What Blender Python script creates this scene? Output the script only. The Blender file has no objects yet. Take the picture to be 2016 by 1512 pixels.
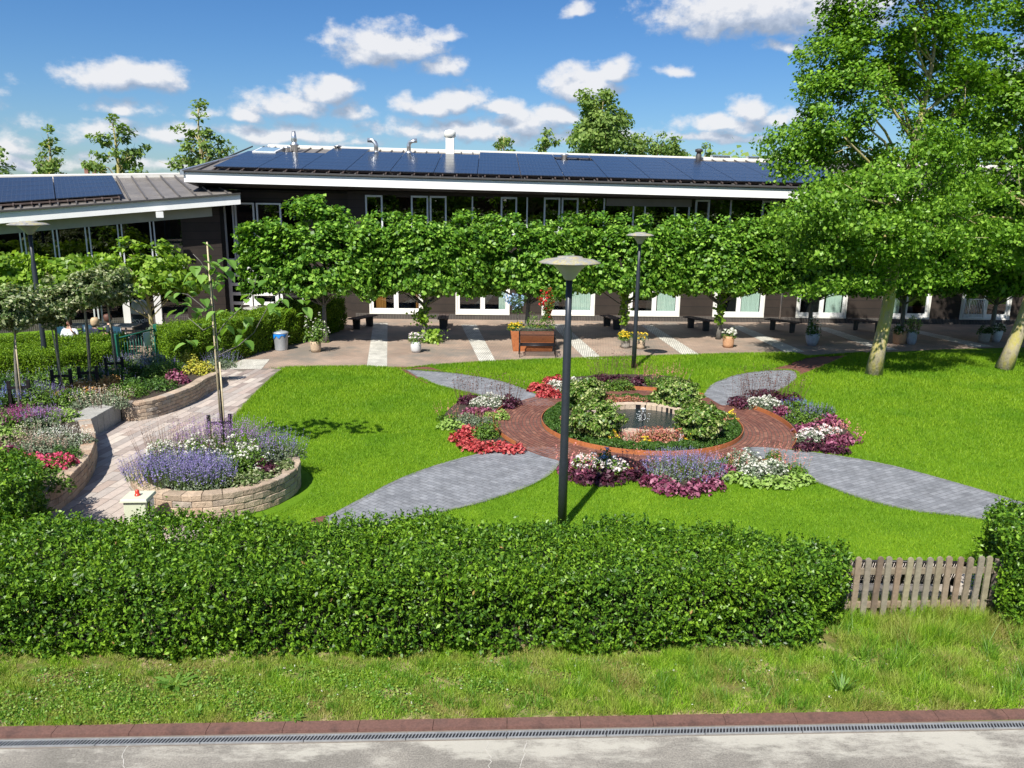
import bpy, math, random
import numpy as np
rng = np.random.default_rng(7); random.seed(7)
D = math.radians
SC = bpy.context.scene
COL = SC.collection

# ---------------------------------------------------------------- camera
F, PITCH, ROLL, CAMH = 1520.0, D(13.2), D(0.8), 5.2
cam = bpy.data.cameras.new('camera'); camo = bpy.data.objects.new('camera', cam); COL.objects.link(camo)
cam.sensor_width = 36; cam.lens = F/2016*36; cam.clip_start = 0.1; cam.clip_end = 3000
from mathutils import Matrix, Vector
camo.matrix_world = Matrix.Translation((0, 0, CAMH)) @ Matrix.Rotation(D(90)-PITCH, 4, 'X') @ Matrix.Rotation(ROLL, 4, 'Z')
SC.camera = camo

# ---------------------------------------------------------------- sun, exposure
SUN_EL, SUN_AZ = D(51), D(22)            # light travels towards azimuth 24 deg east of +Y
ld = Vector((math.sin(SUN_AZ)*math.cos(SUN_EL), math.cos(SUN_AZ)*math.cos(SUN_EL), -math.sin(SUN_EL)))
sun = bpy.data.lights.new('sun', 'SUN'); sun.energy = 5.0; sun.angle = D(0.53); sun.color = (1, 0.955, 0.88)
suno = bpy.data.objects.new('sun', sun); COL.objects.link(suno)
suno.rotation_euler = ld.to_track_quat('-Z', 'Y').to_euler(); suno.location = (-10, -20, 40)
SC.view_settings.view_transform = 'Standard'; SC.view_settings.look = 'None'
SC.view_settings.exposure = 0.68; SC.view_settings.gamma = 1.0; SC.view_settings.use_curve_mapping = False

def ray(px, py):
    u = (px-1008)/F; v = (py-756)/F
    c, s = math.cos(ROLL), math.sin(ROLL)
    u, v = u*c+v*s, -u*s+v*c
    f = np.array([0, math.cos(PITCH), -math.sin(PITCH)]); d = np.array([0, -math.sin(PITCH), -math.cos(PITCH)])
    return np.array([1., 0, 0])*u + v*d + f
def G(px, py, z=0.0):                     # point at height z seen at that spot of the photograph
    w = ray(px, py); t = (z-CAMH)/w[2]; return (w[0]*t, w[1]*t)
def Y(px, py, y):                         # point at depth y
    w = ray(px, py); t = y/w[1]; return (w[0]*t, y, CAMH+w[2]*t)

# ---------------------------------------------------------------- world: Nishita sky with clouds
W = bpy.data.worlds.new('World'); SC.world = W; W.use_nodes = True
nt = W.node_tree; nt.nodes.clear()
def nd(nt, t, **k):
    n = nt.nodes.new(t)
    for a, b in k.items():
        if a == 'inp':
            for i, v in b.items(): n.inputs[i].default_value = v
        else: setattr(n, a, b)
    return n
def mth(nt, op, a, b=None, clamp=False):
    n = nt.nodes.new('ShaderNodeMath'); n.operation = op; n.use_clamp = clamp
    for i, v in enumerate((a, b)):
        if v is None: continue
        if isinstance(v, (int, float)): n.inputs[i].default_value = v
        else: nt.links.new(v, n.inputs[i])
    return n.outputs[0]
CLOUDS = [  # px, py, rx, ry, weight
 (240,150,100,30,1.0),(238,212,60,24,.62),(760,100,115,46,1.0),(865,132,50,24,.9),(560,212,95,28,.9),(640,186,66,36,1.0),(695,218,48,26,.8),
 (490,228,35,18,.8),(835,212,66,26,.9),(905,200,74,28,.95),(1035,246,80,30,.9),(1100,226,66,26,.9),(1150,166,98,34,1.0),(1210,150,50,26,.9),
 (1480,32,200,52,1.05),(1640,20,120,45,.9),(1430,248,88,26,.95),(1478,222,46,30,.95),(1530,236,50,20,.7),(1135,22,34,16,.6),(880,70,40,16,.6),(30,290,50,18,.55),
 (405,224,34,16,.72),(900,262,200,30,.78),(560,268,170,24,.74),(1200,270,130,20,.7),(250,262,150,26,.66),(60,322,120,18,.66),(1420,272,120,14,.7),(330,330,90,12,.6),(980,215,60,24,.9),(1330,148,50,14,.5),(700,286,80,14,.55),(1540,90,40,12,.5),(2100,150,120,60,.9),(-150,180,120,40,.9)]
def cloud_group():
    g = bpy.data.node_groups.new('cloud_density', 'ShaderNodeTree')
    g.interface.new_socket('Lon', in_out='INPUT', socket_type='NodeSocketFloat')
    g.interface.new_socket('Lat', in_out='INPUT', socket_type='NodeSocketFloat')
    g.interface.new_socket('D', in_out='OUTPUT', socket_type='NodeSocketFloat')
    gi = g.nodes.new('NodeGroupInput'); go = g.nodes.new('NodeGroupOutput')
    lon, lat = gi.outputs[0], gi.outputs[1]
    cmb = g.nodes.new('ShaderNodeCombineXYZ'); g.links.new(lon, cmb.inputs[0]); g.links.new(lat, cmb.inputs[1])
    def noise(scale, detail, rough, off):
        m = nd(g, 'ShaderNodeMapping', inp={1: (off, off*2, 0), 3: (scale, scale*1.35, scale)}); g.links.new(cmb.outputs[0], m.inputs[0])
        n = nd(g, 'ShaderNodeTexNoise', inp={'Scale': 1, 'Detail': detail, 'Roughness': rough}); g.links.new(m.outputs[0], n.inputs[0])
        return n
    wv = noise(14, 3, .5, 3)                                   # warp
    sp = g.nodes.new('ShaderNodeSeparateColor'); g.links.new(wv.outputs[1], sp.inputs[0])
    lonw = mth(g, 'ADD', lon, mth(g, 'MULTIPLY', mth(g, 'SUBTRACT', sp.outputs[0], .5), .045))
    latw = mth(g, 'ADD', lat, mth(g, 'MULTIPLY', mth(g, 'SUBTRACT', sp.outputs[1], .5), .035))
    acc = None
    for px, py, rx, ry, wgt in CLOUDS:
        r = ray(px, py); lo = math.atan2(r[0], r[1]); la = math.atan2(r[2], math.hypot(r[0], r[1]))
        a = mth(g, 'DIVIDE', mth(g, 'SUBTRACT', lonw, lo), rx*1.1/F)
        b = mth(g, 'DIVIDE', mth(g, 'SUBTRACT', latw, la), ry*1.12/F)
        b = mth(g, 'MULTIPLY', b, mth(g, 'ADD', mth(g, 'MULTIPLY', mth(g, 'LESS_THAN', b, 0.), .45), 1.))   # flatter base
        d = mth(g, 'SQRT', mth(g, 'ADD', mth(g, 'MULTIPLY', a, a), mth(g, 'MULTIPLY', b, b)))
        d = mth(g, 'MULTIPLY', mth(g, 'SUBTRACT', 1., d), wgt)
        acc = d if acc is None else mth(g, 'SMOOTH_MAX', acc, d) if False else mth(g, 'MAXIMUM', acc, d)
    behind = noise(3.2, 4, .55, 9)                              # scattered clouds elsewhere on the sky
    bh = mth(g, 'MULTIPLY', mth(g, 'SUBTRACT', behind.outputs[0], .52), 4.)
    far = mth(g, 'GREATER_THAN', mth(g, 'ABSOLUTE', lon), 0.85)
    hi = mth(g, 'GREATER_THAN', lat, 0.42)
    msk = mth(g, 'MAXIMUM', far, hi)
    acc = mth(g, 'MAXIMUM', acc, mth(g, 'SUBTRACT', bh, mth(g, 'MULTIPLY', mth(g, 'SUBTRACT', 1., msk), 10.)))
    acc = mth(g, 'MAXIMUM', acc, -1.2)
    n1 = noise(24, 9, .58, 1); n2 = noise(70, 6, .6, 5)
    acc = mth(g, 'ADD', acc, mth(g, 'ADD', mth(g, 'MULTIPLY', mth(g, 'SUBTRACT', n1.outputs[0], .48), 1.5), mth(g, 'MULTIPLY', mth(g, 'SUBTRACT', n2.outputs[0], .5), .45)))
    g.links.new(acc, go.inputs[0])
    return g
def build_world():
    tc = nd(nt, 'ShaderNodeTexCoord'); sx = nd(nt, 'ShaderNodeSeparateXYZ'); nt.links.new(tc.outputs['Generated'], sx.inputs[0])
    lon = mth(nt, 'ARCTAN2', sx.outputs[0], sx.outputs[1]); lat = mth(nt, 'ARCSINE', sx.outputs[2])
    cg = cloud_group()
    def grp(lo, la):
        n = nt.nodes.new('ShaderNodeGroup'); n.node_tree = cg
        nt.links.new(lo, n.inputs[0]); nt.links.new(la, n.inputs[1]); return n.outputs[0]
    d0 = grp(lon, lat)
    d1 = grp(mth(nt, 'SUBTRACT', lon, .008), mth(nt, 'ADD', lat, .017))
    dens = nd(nt, 'ShaderNodeMapRange', interpolation_type='SMOOTHSTEP', inp={1: .0, 2: .55}); nt.links.new(d0, dens.inputs[0])
    lit = mth(nt, 'ADD', mth(nt, 'MULTIPLY', mth(nt, 'SUBTRACT', d0, d1), 1.05), .50, clamp=True)
    ramp = nd(nt, 'ShaderNodeValToRGB'); nt.links.new(lit, ramp.inputs[0])
    ramp.color_ramp.elements[0].color = (.40, .48, .62, 1); ramp.color_ramp.elements[0].position = .1
    ramp.color_ramp.elements[1].color = (1.0, 1.0, 1.02, 1); ramp.color_ramp.elements[1].position = .85
    e = ramp.color_ramp.elements.new(.5); e.color = (.62, .69, .82, 1)
    sky = nd(nt, 'ShaderNodeTexSky', sky_type='NISHITA', sun_disc=False, sun_elevation=SUN_EL, sun_rotation=math.pi+SUN_AZ, air_density=1.0, dust_density=0.6, ozone_density=2.5)
    hs = nd(nt, 'ShaderNodeHueSaturation', inp={'Hue': .5, 'Saturation': 1.25, 'Value': 1.0}); nt.links.new(sky.outputs[0], hs.inputs['Color'])
    bg = nd(nt, 'ShaderNodeBackground', inp={1: SKY_STR}); tn = nd(nt, 'ShaderNodeMix', data_type='RGBA', blend_type='MULTIPLY', inp={0: 1.0, 7: (.74, .93, 1.16, 1)}); nt.links.new(hs.outputs[0], tn.inputs[6]); nt.links.new(tn.outputs[2], bg.inputs[0])
    bc = nd(nt, 'ShaderNodeBackground', inp={1: .56}); nt.links.new(ramp.outputs[0], bc.inputs[0])
    mx = nt.nodes.new('ShaderNodeMixShader'); out = nt.nodes.new('ShaderNodeOutputWorld')
    nt.links.new(mth(nt, 'MULTIPLY', dens.outputs[0], .93), mx.inputs[0]); nt.links.new(bg.outputs[0], mx.inputs[1]); nt.links.new(bc.outputs[0], mx.inputs[2])
    nt.links.new(mx.outputs[0], out.inputs[0])
SKY_STR = 0.063
build_world()
W.cycles.sampling_method = 'MANUAL'; W.cycles.sample_map_resolution = 512
SC.cycles.max_bounces = 6; SC.cycles.diffuse_bounces = 2; SC.cycles.transparent_max_bounces = 8

# ---------------------------------------------------------------- objects
def tagp(o, label, cat, group=None, kind=None):
    if label: o['label'] = label
    if cat: o['category'] = cat
    if group: o['group'] = group
    if kind: o['kind'] = kind
    return o
def thing(name, label, cat, loc=(0, 0, 0), rz=0, group=None):
    o = bpy.data.objects.new(name, None); COL.objects.link(o); o.empty_display_size = .2
    o.location = loc; o.rotation_euler = (0, 0, rz); return tagp(o, label, cat, group)
def link(name, me, mat, parent=None):
    if mat is not None and not len(me.materials): me.materials.append(mat)
    o = bpy.data.objects.new(name, me); COL.objects.link(o)
    if parent is not None: o.parent = parent
    return o
def mesh_np(name, V, Fa, smooth=False):
    V = np.asarray(V, np.float32); Fa = np.asarray(Fa, np.int32)
    me = bpy.data.meshes.new(name); n, k = Fa.shape
    me.vertices.add(len(V)); me.vertices.foreach_set('co', V.ravel())
    me.loops.add(n*k); me.loops.foreach_set('vertex_index', Fa.ravel())
    me.polygons.add(n); me.polygons.foreach_set('loop_start', np.arange(0, n*k, k, dtype=np.int32))
    me.polygons.foreach_set('loop_total', np.full(n, k, np.int32))
    if smooth: me.polygons.foreach_set('use_smooth', np.ones(n, bool))
    me.update(calc_edges=True); return me
class MB:
    def __init__(s): s.v = []; s.f = []; s.sm = []
    def add(s, vs, fs, sm=False):
        b = len(s.v); s.v += [tuple(map(float, p)) for p in vs]
        for f in fs: s.f.append([b+i for i in f]); s.sm.append(sm)
        return s
    def box(s, c, d, rz=0, taper=1.0, rx=0):
        cx, cy, cz = c; dx, dy, dz = d[0]/2, d[1]/2, d[2]/2; vs = []
        for z in (-1, 1):
            t = taper if z > 0 else 1
            for x, y in ((-1, -1), (1, -1), (1, 1), (-1, 1)):
                X, Yy, Z = x*dx*t, y*dy*t, z*dz
                if rx: Yy, Z = Yy*math.cos(rx)-Z*math.sin(rx), Yy*math.sin(rx)+Z*math.cos(rx)
                vs.append((cx+X*math.cos(rz)-Yy*math.sin(rz), cy+X*math.sin(rz)+Yy*math.cos(rz), cz+Z))
        return s.add(vs, [(3,2,1,0),(4,5,6,7),(0,1,5,4),(1,2,6,5),(2,3,7,6),(3,0,4,7)])
    def hexa(s, p):      # eight corners: bottom loop then top loop
        return s.add(p, [(3,2,1,0),(4,5,6,7),(0,1,5,4),(1,2,6,5),(2,3,7,6),(3,0,4,7)])
    def lathe(s, prof, c=(0, 0, 0), n=24, closed=True):
        vs = []; fs = []; m = len(prof)
        for r, z in prof:
            for i in range(n):
                a = 2*math.pi*i/n; vs.append((c[0]+r*math.cos(a), c[1]+r*math.sin(a), c[2]+z))
        for j in range(m-1):
            for i in range(n): fs.append((j*n+i, j*n+(i+1) % n, (j+1)*n+(i+1) % n, (j+1)*n+i))
        if closed: fs.append(tuple(range(n))[::-1]); fs.append(tuple((m-1)*n+i for i in range(n)))
        return s.add(vs, fs, True)
    def tube(s, pts, rad, n=8):
        pts = [Vector(p) for p in pts]; m = len(pts)
        if isinstance(rad, (int, float)): rad = [rad]*m
        vs = []; fs = []; ref = Vector((0, 0, 1))
        for j, p in enumerate(pts):
            t = (pts[min(j+1, m-1)]-pts[max(j-1, 0)]).normalized()
            if abs(t.dot(ref)) > .95: ref = Vector((1, 0, 0)) if abs(t.x) < .9 else Vector((0, 1, 0))
            a = t.cross(ref).normalized(); b = t.cross(a)
            for i in range(n):
                w = 2*math.pi*i/n; vs.append(p+(a*math.cos(w)+b*math.sin(w))*float(rad[j]))
        for j in range(m-1):
            for i in range(n): fs.append((j*n+i, j*n+(i+1) % n, (j+1)*n+(i+1) % n, (j+1)*n+i))
        fs.append(tuple(range(n))[::-1]); fs.append(tuple((m-1)*n+i for i in range(n)))
        return s.add(vs, fs, True)
    def sheet(s, poly, z): return s.add([(p[0], p[1], z) for p in poly], [tuple(range(len(poly)))])
    def prism(s, poly, z0, z1):
        n = len(poly)
        return s.add([(p[0], p[1], z0) for p in poly]+[(p[0], p[1], z1) for p in poly],
                     [tuple(range(n))[::-1], tuple(range(n, 2*n))]+[(i, (i+1) % n, n+(i+1) % n, n+i) for i in range(n)])
    def build(s, name, mat, parent=None, bevel=0):
        me = bpy.data.meshes.new(name); me.from_pydata(s.v, [], s.f); me.polygons.foreach_set('use_smooth', s.sm); me.update()
        o = link(name, me, mat, parent)
        if bevel: m = o.modifiers.new('bevel', 'BEVEL'); m.width = bevel; m.segments = 2; m.limit_method = 'ANGLE'
        return o
def area(p): return sum(p[i][0]*p[(i+1) % len(p)][1]-p[(i+1) % len(p)][0]*p[i][1] for i in range(len(p)))/2
def ccw(p): return p if area(p) > 0 else p[::-1]
def smooth(pts, n=6, closed=False):
    P = [np.array(p, float) for p in pts]; out = []; m = len(P)
    for i in range(m if closed else m-1):
        p0 = P[(i-1) % m] if closed or i > 0 else P[i]; p1 = P[i]; p2 = P[(i+1) % m]; p3 = P[(i+2) % m] if closed or i+2 < m else P[i+1]
        for k in range(n):
            t = k/n; out.append(tuple(.5*((2*p1)+(-p0+p2)*t+(2*p0-5*p1+4*p2-p3)*t*t+(-p0+3*p1-3*p2+p3)*t**3)))
    if not closed: out.append(tuple(P[-1]))
    return out
def inside(poly, X, Yv):
    r = np.zeros(len(X), bool); n = len(poly); j = n-1
    for i in range(n):
        xi, yi = poly[i][0], poly[i][1]; xj, yj = poly[j][0], poly[j][1]
        if yi != yj: r ^= ((yi > Yv) != (yj > Yv)) & (X < (xj-xi)*(Yv-yi)/(yj-yi)+xi)
        j = i
    return r

# ---------------------------------------------------------------- materials
def newmat(name):
    m = bpy.data.materials.new(name); m.use_nodes = True; t = m.node_tree; t.nodes.clear(); return m, t
def prin(t, **k):
    p = nd(t, 'ShaderNodeBsdfPrincipled', inp=k); return p
def c4(c): return (c[0], c[1], c[2], 1)
def rampn(t, fac, cols, pos=None):
    r = t.nodes.new('ShaderNodeValToRGB'); t.links.new(fac, r.inputs[0]); e = r.color_ramp.elements
    n = len(cols); pos = pos or [i/(n-1) for i in range(n)]
    e[0].position = pos[0]; e[0].color = c4(cols[0]); e[1].position = pos[-1]; e[1].color = c4(cols[-1])
    for i in range(1, n-1): q = e.new(pos[i]); q.color = c4(cols[i])
    return r.outputs[0]
def noise_out(t, scale, detail=4, rough=.6, world=False, sc=(1, 1, 1)):
    if world: src = t.nodes.new('ShaderNodeNewGeometry').outputs['Position']
    else: src = t.nodes.new('ShaderNodeTexCoord').outputs['Object']
    m = nd(t, 'ShaderNodeMapping', inp={3: sc}); t.links.new(src, m.inputs[0])
    n = nd(t, 'ShaderNodeTexNoise', inp={'Scale': scale, 'Detail': detail, 'Roughness': rough}); t.links.new(m.outputs[0], n.inputs[0])
    return n.outputs[0]
def bump(t, h, strength=.4, dist=.02):
    b = nd(t, 'ShaderNodeBump', inp={0: strength, 1: dist}); t.links.new(h, b.inputs['Height']); return b.outputs[0]
def mixc(t, fac, a, b, mode='MIX'):
    n = t.nodes.new('ShaderNodeMix'); n.data_type = 'RGBA'; n.blend_type = mode
    if isinstance(fac, (int, float)): n.inputs[0].default_value = fac
    else: t.links.new(fac, n.inputs[0])
    for i, v in ((6, a), (7, b)):
        if isinstance(v, tuple): n.inputs[i].default_value = c4(v)
        else: t.links.new(v, n.inputs[i])
    return n.outputs[2]
def MAT(name, cols, scale=6, rough=.6, bmp=0, bscale=None, metal=0, spec=.5, detail=5, sc=(1, 1, 1), pos=None, fine=0):
    m, t = newmat(name); p = prin(t, Roughness=rough, Metallic=metal, **{'Specular IOR Level': spec})
    if len(cols) == 1: p.inputs['Base Color'].default_value = c4(cols[0])
    else:
        pos = pos or [.3+.4*i/(len(cols)-1) for i in range(len(cols))]
        c = rampn(t, noise_out(t, scale, detail, .62, sc=sc), cols, pos)
        if fine: c = mixc(t, .5, c, rampn(t, noise_out(t, fine, 3), [(.55,)*3, (1.3,)*3], [.3, .7]), 'MULTIPLY'); 
        t.links.new(c, p.inputs['Base Color'])
    if bmp: t.links.new(bump(t, noise_out(t, bscale or scale*6, 4, sc=sc), bmp), p.inputs['Normal'])
    o = t.nodes.new('ShaderNodeOutputMaterial'); t.links.new(p.outputs[0], o.inputs[0]); return m
def LEAF(name, cols, rough=.42, trans=.3, tcol=None, spec=.4, world=None):
    """leaf colour picked per leaf; light also shines through the blade"""
    m, t = newmat(name); g = t.nodes.new('ShaderNodeNewGeometry')
    c = rampn(t, g.outputs['Random Per Island'], cols)
    if world: c = mixc(t, rampn(t, noise_out(t, world[0], 4, world=True), [(0,)*3, (1,)*3], [.42, .66]), c, rampn(t, g.outputs['Random Per Island'], world[1]))
    p = prin(t, Roughness=rough, **{'Specular IOR Level': spec}); t.links.new(c, p.inputs['Base Color'])
    o = t.nodes.new('ShaderNodeOutputMaterial')
    if trans:
        tr = t.nodes.new('ShaderNodeBsdfTranslucent'); t.links.new(mixc(t, 1.0, c, tcol or (1.5, 1.5, .6), 'MULTIPLY'), tr.inputs[0])
        mx = nd(t, 'ShaderNodeMixShader', inp={0: trans}); t.links.new(p.outputs[0], mx.inputs[1]); t.links.new(tr.outputs[0], mx.inputs[2]); t.links.new(mx.outputs[0], o.inputs[0])
    else: t.links.new(p.outputs[0], o.inputs[0])
    return m
def BRICK(name, c1, c2, mortar, bw, bh, rz=0, msize=.006, plane='XY', stain=None, off=.5, rough=.8, bmp=.5, nsc=1.2, var=None):
    m, t = newmat(name); tc = t.nodes.new('ShaderNodeTexCoord')
    mp = nd(t, 'ShaderNodeMapping', inp={2: (0, 0, rz) if plane == 'XY' else (D(90), 0, 0)}); t.links.new(tc.outputs['Object'], mp.inputs[0])
    b = nd(t, 'ShaderNodeTexBrick', inp={'Color1': c4(c1), 'Color2': c4(c2), 'Mortar': c4(mortar), 'Scale': 1, 'Mortar Size': msize, 'Mortar Smooth': .2, 'Brick Width': bw, 'Row Height': bh}, offset=off)
    t.links.new(mp.outputs[0], b.inputs[0]); c = b.outputs[0]
    c = mixc(t, .75, c, rampn(t, noise_out(t, nsc, 6), [(.6,)*3, (1.25,)*3], [.3, .7]), 'MULTIPLY')
    c = mixc(t, .6, c, rampn(t, noise_out(t, 40, 3), [(.7,)*3, (1.2,)*3], [.3, .7]), 'MULTIPLY')
    if stain: c = mixc(t, rampn(t, noise_out(t, stain[1], 7, .7), [(0,)*3, (stain[2],)*3], [.48, .62]), c, stain[0])
    p = prin(t, Roughness=rough); t.links.new(c, p.inputs['Base Color'])
    t.links.new(bump(t, b.outputs[1], -bmp, .01), p.inputs['Normal'])
    o = t.nodes.new('ShaderNodeOutputMaterial'); t.links.new(p.outputs[0], o.inputs[0]); return m
def ISLAND(name, cols, rough=.8, bmp=.5, bs=30, mul=(.75, 1.2)):
    m, t = newmat(name); g = t.nodes.new('ShaderNodeNewGeometry'); c = rampn(t, g.outputs['Random Per Island'], cols)
    c = mixc(t, .8, c, rampn(t, noise_out(t, 9, 6), [(mul[0],)*3, (mul[1],)*3], [.3, .7]), 'MULTIPLY')
    p = prin(t, Roughness=rough); t.links.new(c, p.inputs['Base Color'])
    t.links.new(bump(t, noise_out(t, bs, 5), bmp, .02), p.inputs['Normal'])
    o = t.nodes.new('ShaderNodeOutputMaterial'); t.links.new(p.outputs[0], o.inputs[0]); return m
def glassmat(name, tint=(.75, .85, .82), refl=1.0):
    m, t = newmat(name); fr = nd(t, 'ShaderNodeFresnel', inp={0: 1.52})
    fb = mth(t, 'ADD', mth(t, 'MULTIPLY', fr.outputs[0], 1.5), .05, clamp=True); ge = t.nodes.new('ShaderNodeNewGeometry'); fb = mth(t, 'MULTIPLY', fb, mth(t, 'SUBTRACT', 1., ge.outputs['Backfacing']))
    gl = nd(t, 'ShaderNodeBsdfGlossy', inp={'Roughness': .01}); tr = nd(t, 'ShaderNodeBsdfTransparent', inp={0: c4(tint)})
    mx = t.nodes.new('ShaderNodeMixShader'); t.links.new(fb, mx.inputs[0]); t.links.new(tr.outputs[0], mx.inputs[1]); t.links.new(gl.outputs[0], mx.inputs[2])
    o = t.nodes.new('ShaderNodeOutputMaterial'); t.links.new(mx.outputs[0], o.inputs[0]); return m

m_white = MAT('white_paint', [(.76, .76, .74), (.82, .82, .8)], 3, .45)
m_cream = MAT('cream_frame', [(.7, .69, .62), (.78, .77, .72)], 4, .45)
m_greyp = MAT('grey_panel', [(.33, .34, .31), (.4, .4, .36)], 2, .6)
m_alu = MAT('pale_grey_frame', [(.58, .6, .61), (.66, .68, .69)], 4, .4)
m_dark = MAT('dark_void', [(.012, .012, .016)], rough=.8)
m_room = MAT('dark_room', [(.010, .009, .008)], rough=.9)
m_brownw = BRICK('brown_cladding', (.036, .024, .018), (.028, .020, .015), (.008, .006, .005), 60, .35, plane='XZ', msize=.012, bmp=.3)
m_plinth = BRICK('dark_plinth_brick', (.06, .05, .045), (.045, .038, .036), (.16, .15, .13), .07, .25, plane='XZ', msize=.008, off=0)
m_glass = glassmat('window_glass', (.88, .94, .92))
m_glassd = glassmat('tinted_window_glass', (.35, .42, .42))
m_curtain = MAT('pale_green_curtain', [(.50, .56, .52), (.64, .69, .65)], 5, .9, sc=(12, 1, .05))
m_orangec = MAT('orange_curtain', [(.28, .10, .02), (.42, .18, .04)], 5, .9, sc=(9, 1, .1))
m_roof = MAT('weathered_metal_roof', [(.16, .145, .13), (.24, .22, .2)], 1.3, .55, metal=.3, fine=14)
m_seam = MAT('roof_seam', [(.10, .09, .085), (.16, .15, .14)], 3, .5, metal=.3)
m_ridge = MAT('pale_ridge_cap', [(.6, .57, .5), (.72, .7, .64)], 3, .5)
m_gutter = MAT('dark_gutter', [(.035, .033, .032), (.06, .056, .05)], 8, .6)
def solarmat():
    m, t = newmat('solar_glass'); tc = t.nodes.new('ShaderNodeTexCoord')
    b = nd(t, 'ShaderNodeTexBrick', inp={'Color1': (.024, .028, .042, 1), 'Color2': (.020, .024, .037, 1), 'Mortar': (.05, .056, .07, 1), 'Scale': 1, 'Mortar Size': .006, 'Brick Width': .158, 'Row Height': .158}, offset=0)
    t.links.new(tc.outputs['Object'], b.inputs[0])
    p = prin(t, Roughness=.2, **{'Specular IOR Level': .38, 'Coat Weight': .1, 'Coat Roughness': .1}); t.links.new(b.outputs[0], p.inputs['Base Color'])
    o = t.nodes.new('ShaderNodeOutputMaterial'); t.links.new(p.outputs[0], o.inputs[0]); return m
m_solar = solarmat()
m_galv = MAT('galvanised_metal', [(.5, .51, .52), (.68, .69, .7)], 7, .32, metal=.85)
m_black = MAT('black_iron', [(.012, .011, .012), (.025, .02, .022)], 20, .45, metal=.3)
m_pole = MAT('charcoal_pole', [(.022, .027, .034), (.03, .036, .044)], 8, .42, metal=.2)
m_corten = MAT('rusty_steel', [(.25, .075, .022), (.42, .14, .045), (.33, .10, .03)], 8, .75, fine=40, bmp=.1)
m_wood = MAT('weathered_wood', [(.13, .105, .085), (.24, .19, .14)], 8, .8, sc=(3, 3, .3), bmp=.3)
m_wooddk = MAT('dark_bench_wood', [(.045, .032, .026), (.09, .06, .05)], 9, .75, bmp=.3)
m_picket = ISLAND('aged_picket_wood', [(.15, .11, .08), (.25, .185, .125), (.22, .195, .155), (.27, .24, .15), (.18, .14, .105)], .85, .4, 24)
m_bark = MAT('pale_bark', [(.17, .14, .09), (.36, .31, .21), (.38, .33, .09), (.42, .38, .28)], 5, .95, bmp=.9, bscale=26, sc=(1, 1, .45))
m_barkgum = None
m_limeb = MAT('grey_lime_bark', [(.09, .085, .075), (.2, .19, .165)], 14, .95, bmp=.6, sc=(1, 1, .4))
m_bamboo = MAT('bamboo_cane', [(.42, .33, .19), (.58, .5, .34)], 5, .6, sc=(1, 1, 3))
m_soil = MAT('dark_soil', [(.025, .018, .012), (.06, .043, .028)], 12, .95, bmp=.8)
for n_ in m_picket.node_tree.nodes:
    if n_.type == 'NEW_GEOMETRY': oi_ = m_picket.node_tree.nodes.new('ShaderNodeObjectInfo'); [m_picket.node_tree.links.new(oi_.outputs['Random'], l_.to_socket) for l_ in list(n_.outputs['Random Per Island'].links)]; break
m_stone = ISLAND('split_face_stone', [(.30, .23, .165), (.40, .315, .23), (.46, .36, .26), (.36, .25, .17), (.34, .30, .25)], .9, 1.0, 26, (.68, 1.25))
m_cope = ISLAND('pale_cope_stone', [(.42, .33, .23), (.48, .38, .28), (.38, .31, .25)], .9, .6, 26)
m_conc = MAT('concrete', [(.27, .265, .24), (.36, .35, .32)], 3, .85, fine=40, bmp=.15)
m_terra = MAT('terracotta', [(.45, .2, .10), (.55, .27, .14)], 8, .8)

# ---------------------------------------------------------------- leaves and grass (arrays)
def unit(v): return v/np.maximum(np.linalg.norm(v, axis=1, keepdims=True), 1e-9)
def leaves(C, N, L, ratio=.55, fold=.12, droop=0., jit=.6):
    n = len(C); C = np.asarray(C, float)
    N = unit(np.asarray(N, float)+rng.normal(0, jit, (n, 3)))
    T = rng.normal(0, 1, (n, 3)); T[:, 2] -= droop; T = unit(T-N*np.sum(T*N, 1, keepdims=True)); B = np.cross(N, T)
    L = (np.full(n, L) if np.isscalar(L) else L)*rng.uniform(.55, 1.38, n); L = L[:, None]; Wd = L*ratio
    V = np.empty((n, 4, 3)); V[:, 0] = C-T*L*.5; V[:, 1] = C-T*L*.02+B*Wd*.5+N*L*fold; V[:, 2] = C+T*L*.5; V[:, 3] = C-T*L*.02-B*Wd*.5+N*L*fold
    return V.reshape(-1, 3), np.arange(4*n).reshape(n, 4)
def blades(P, h, w, lean=.5):
    n = len(P); a = rng.uniform(0, 2*np.pi, n); d = np.stack([np.cos(a), np.sin(a), np.zeros(n)], 1)
    a2 = rng.uniform(0, 2*np.pi, n); l = np.stack([np.cos(a2), np.sin(a2), np.zeros(n)], 1)
    h = h*rng.uniform(.5, 1.3, n)[:, None] if np.isscalar(h) else h[:, None]
    V = np.empty((n, 3, 3)); V[:, 0] = P-d*w/2; V[:, 1] = P+d*w/2
    V[:, 2] = P+l*h*lean*rng.uniform(0, 1, (n, 1)); V[:, 2, 2] += h[:, 0]
    return V.reshape(-1, 3), np.arange(3*n).reshape(n, 3)
def cat(parts):
    V = []; Fs = []; b = 0
    for v, f in parts: V.append(v); Fs.append(f+b); b += len(v)
    return np.concatenate(V), np.concatenate(Fs)
def sph(n):
    return unit(rng.normal(0, 1, (n, 3)))
def leafobj(name, VF, mat, parent): return link(name, mesh_np(name, *VF), mat, parent)

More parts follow.
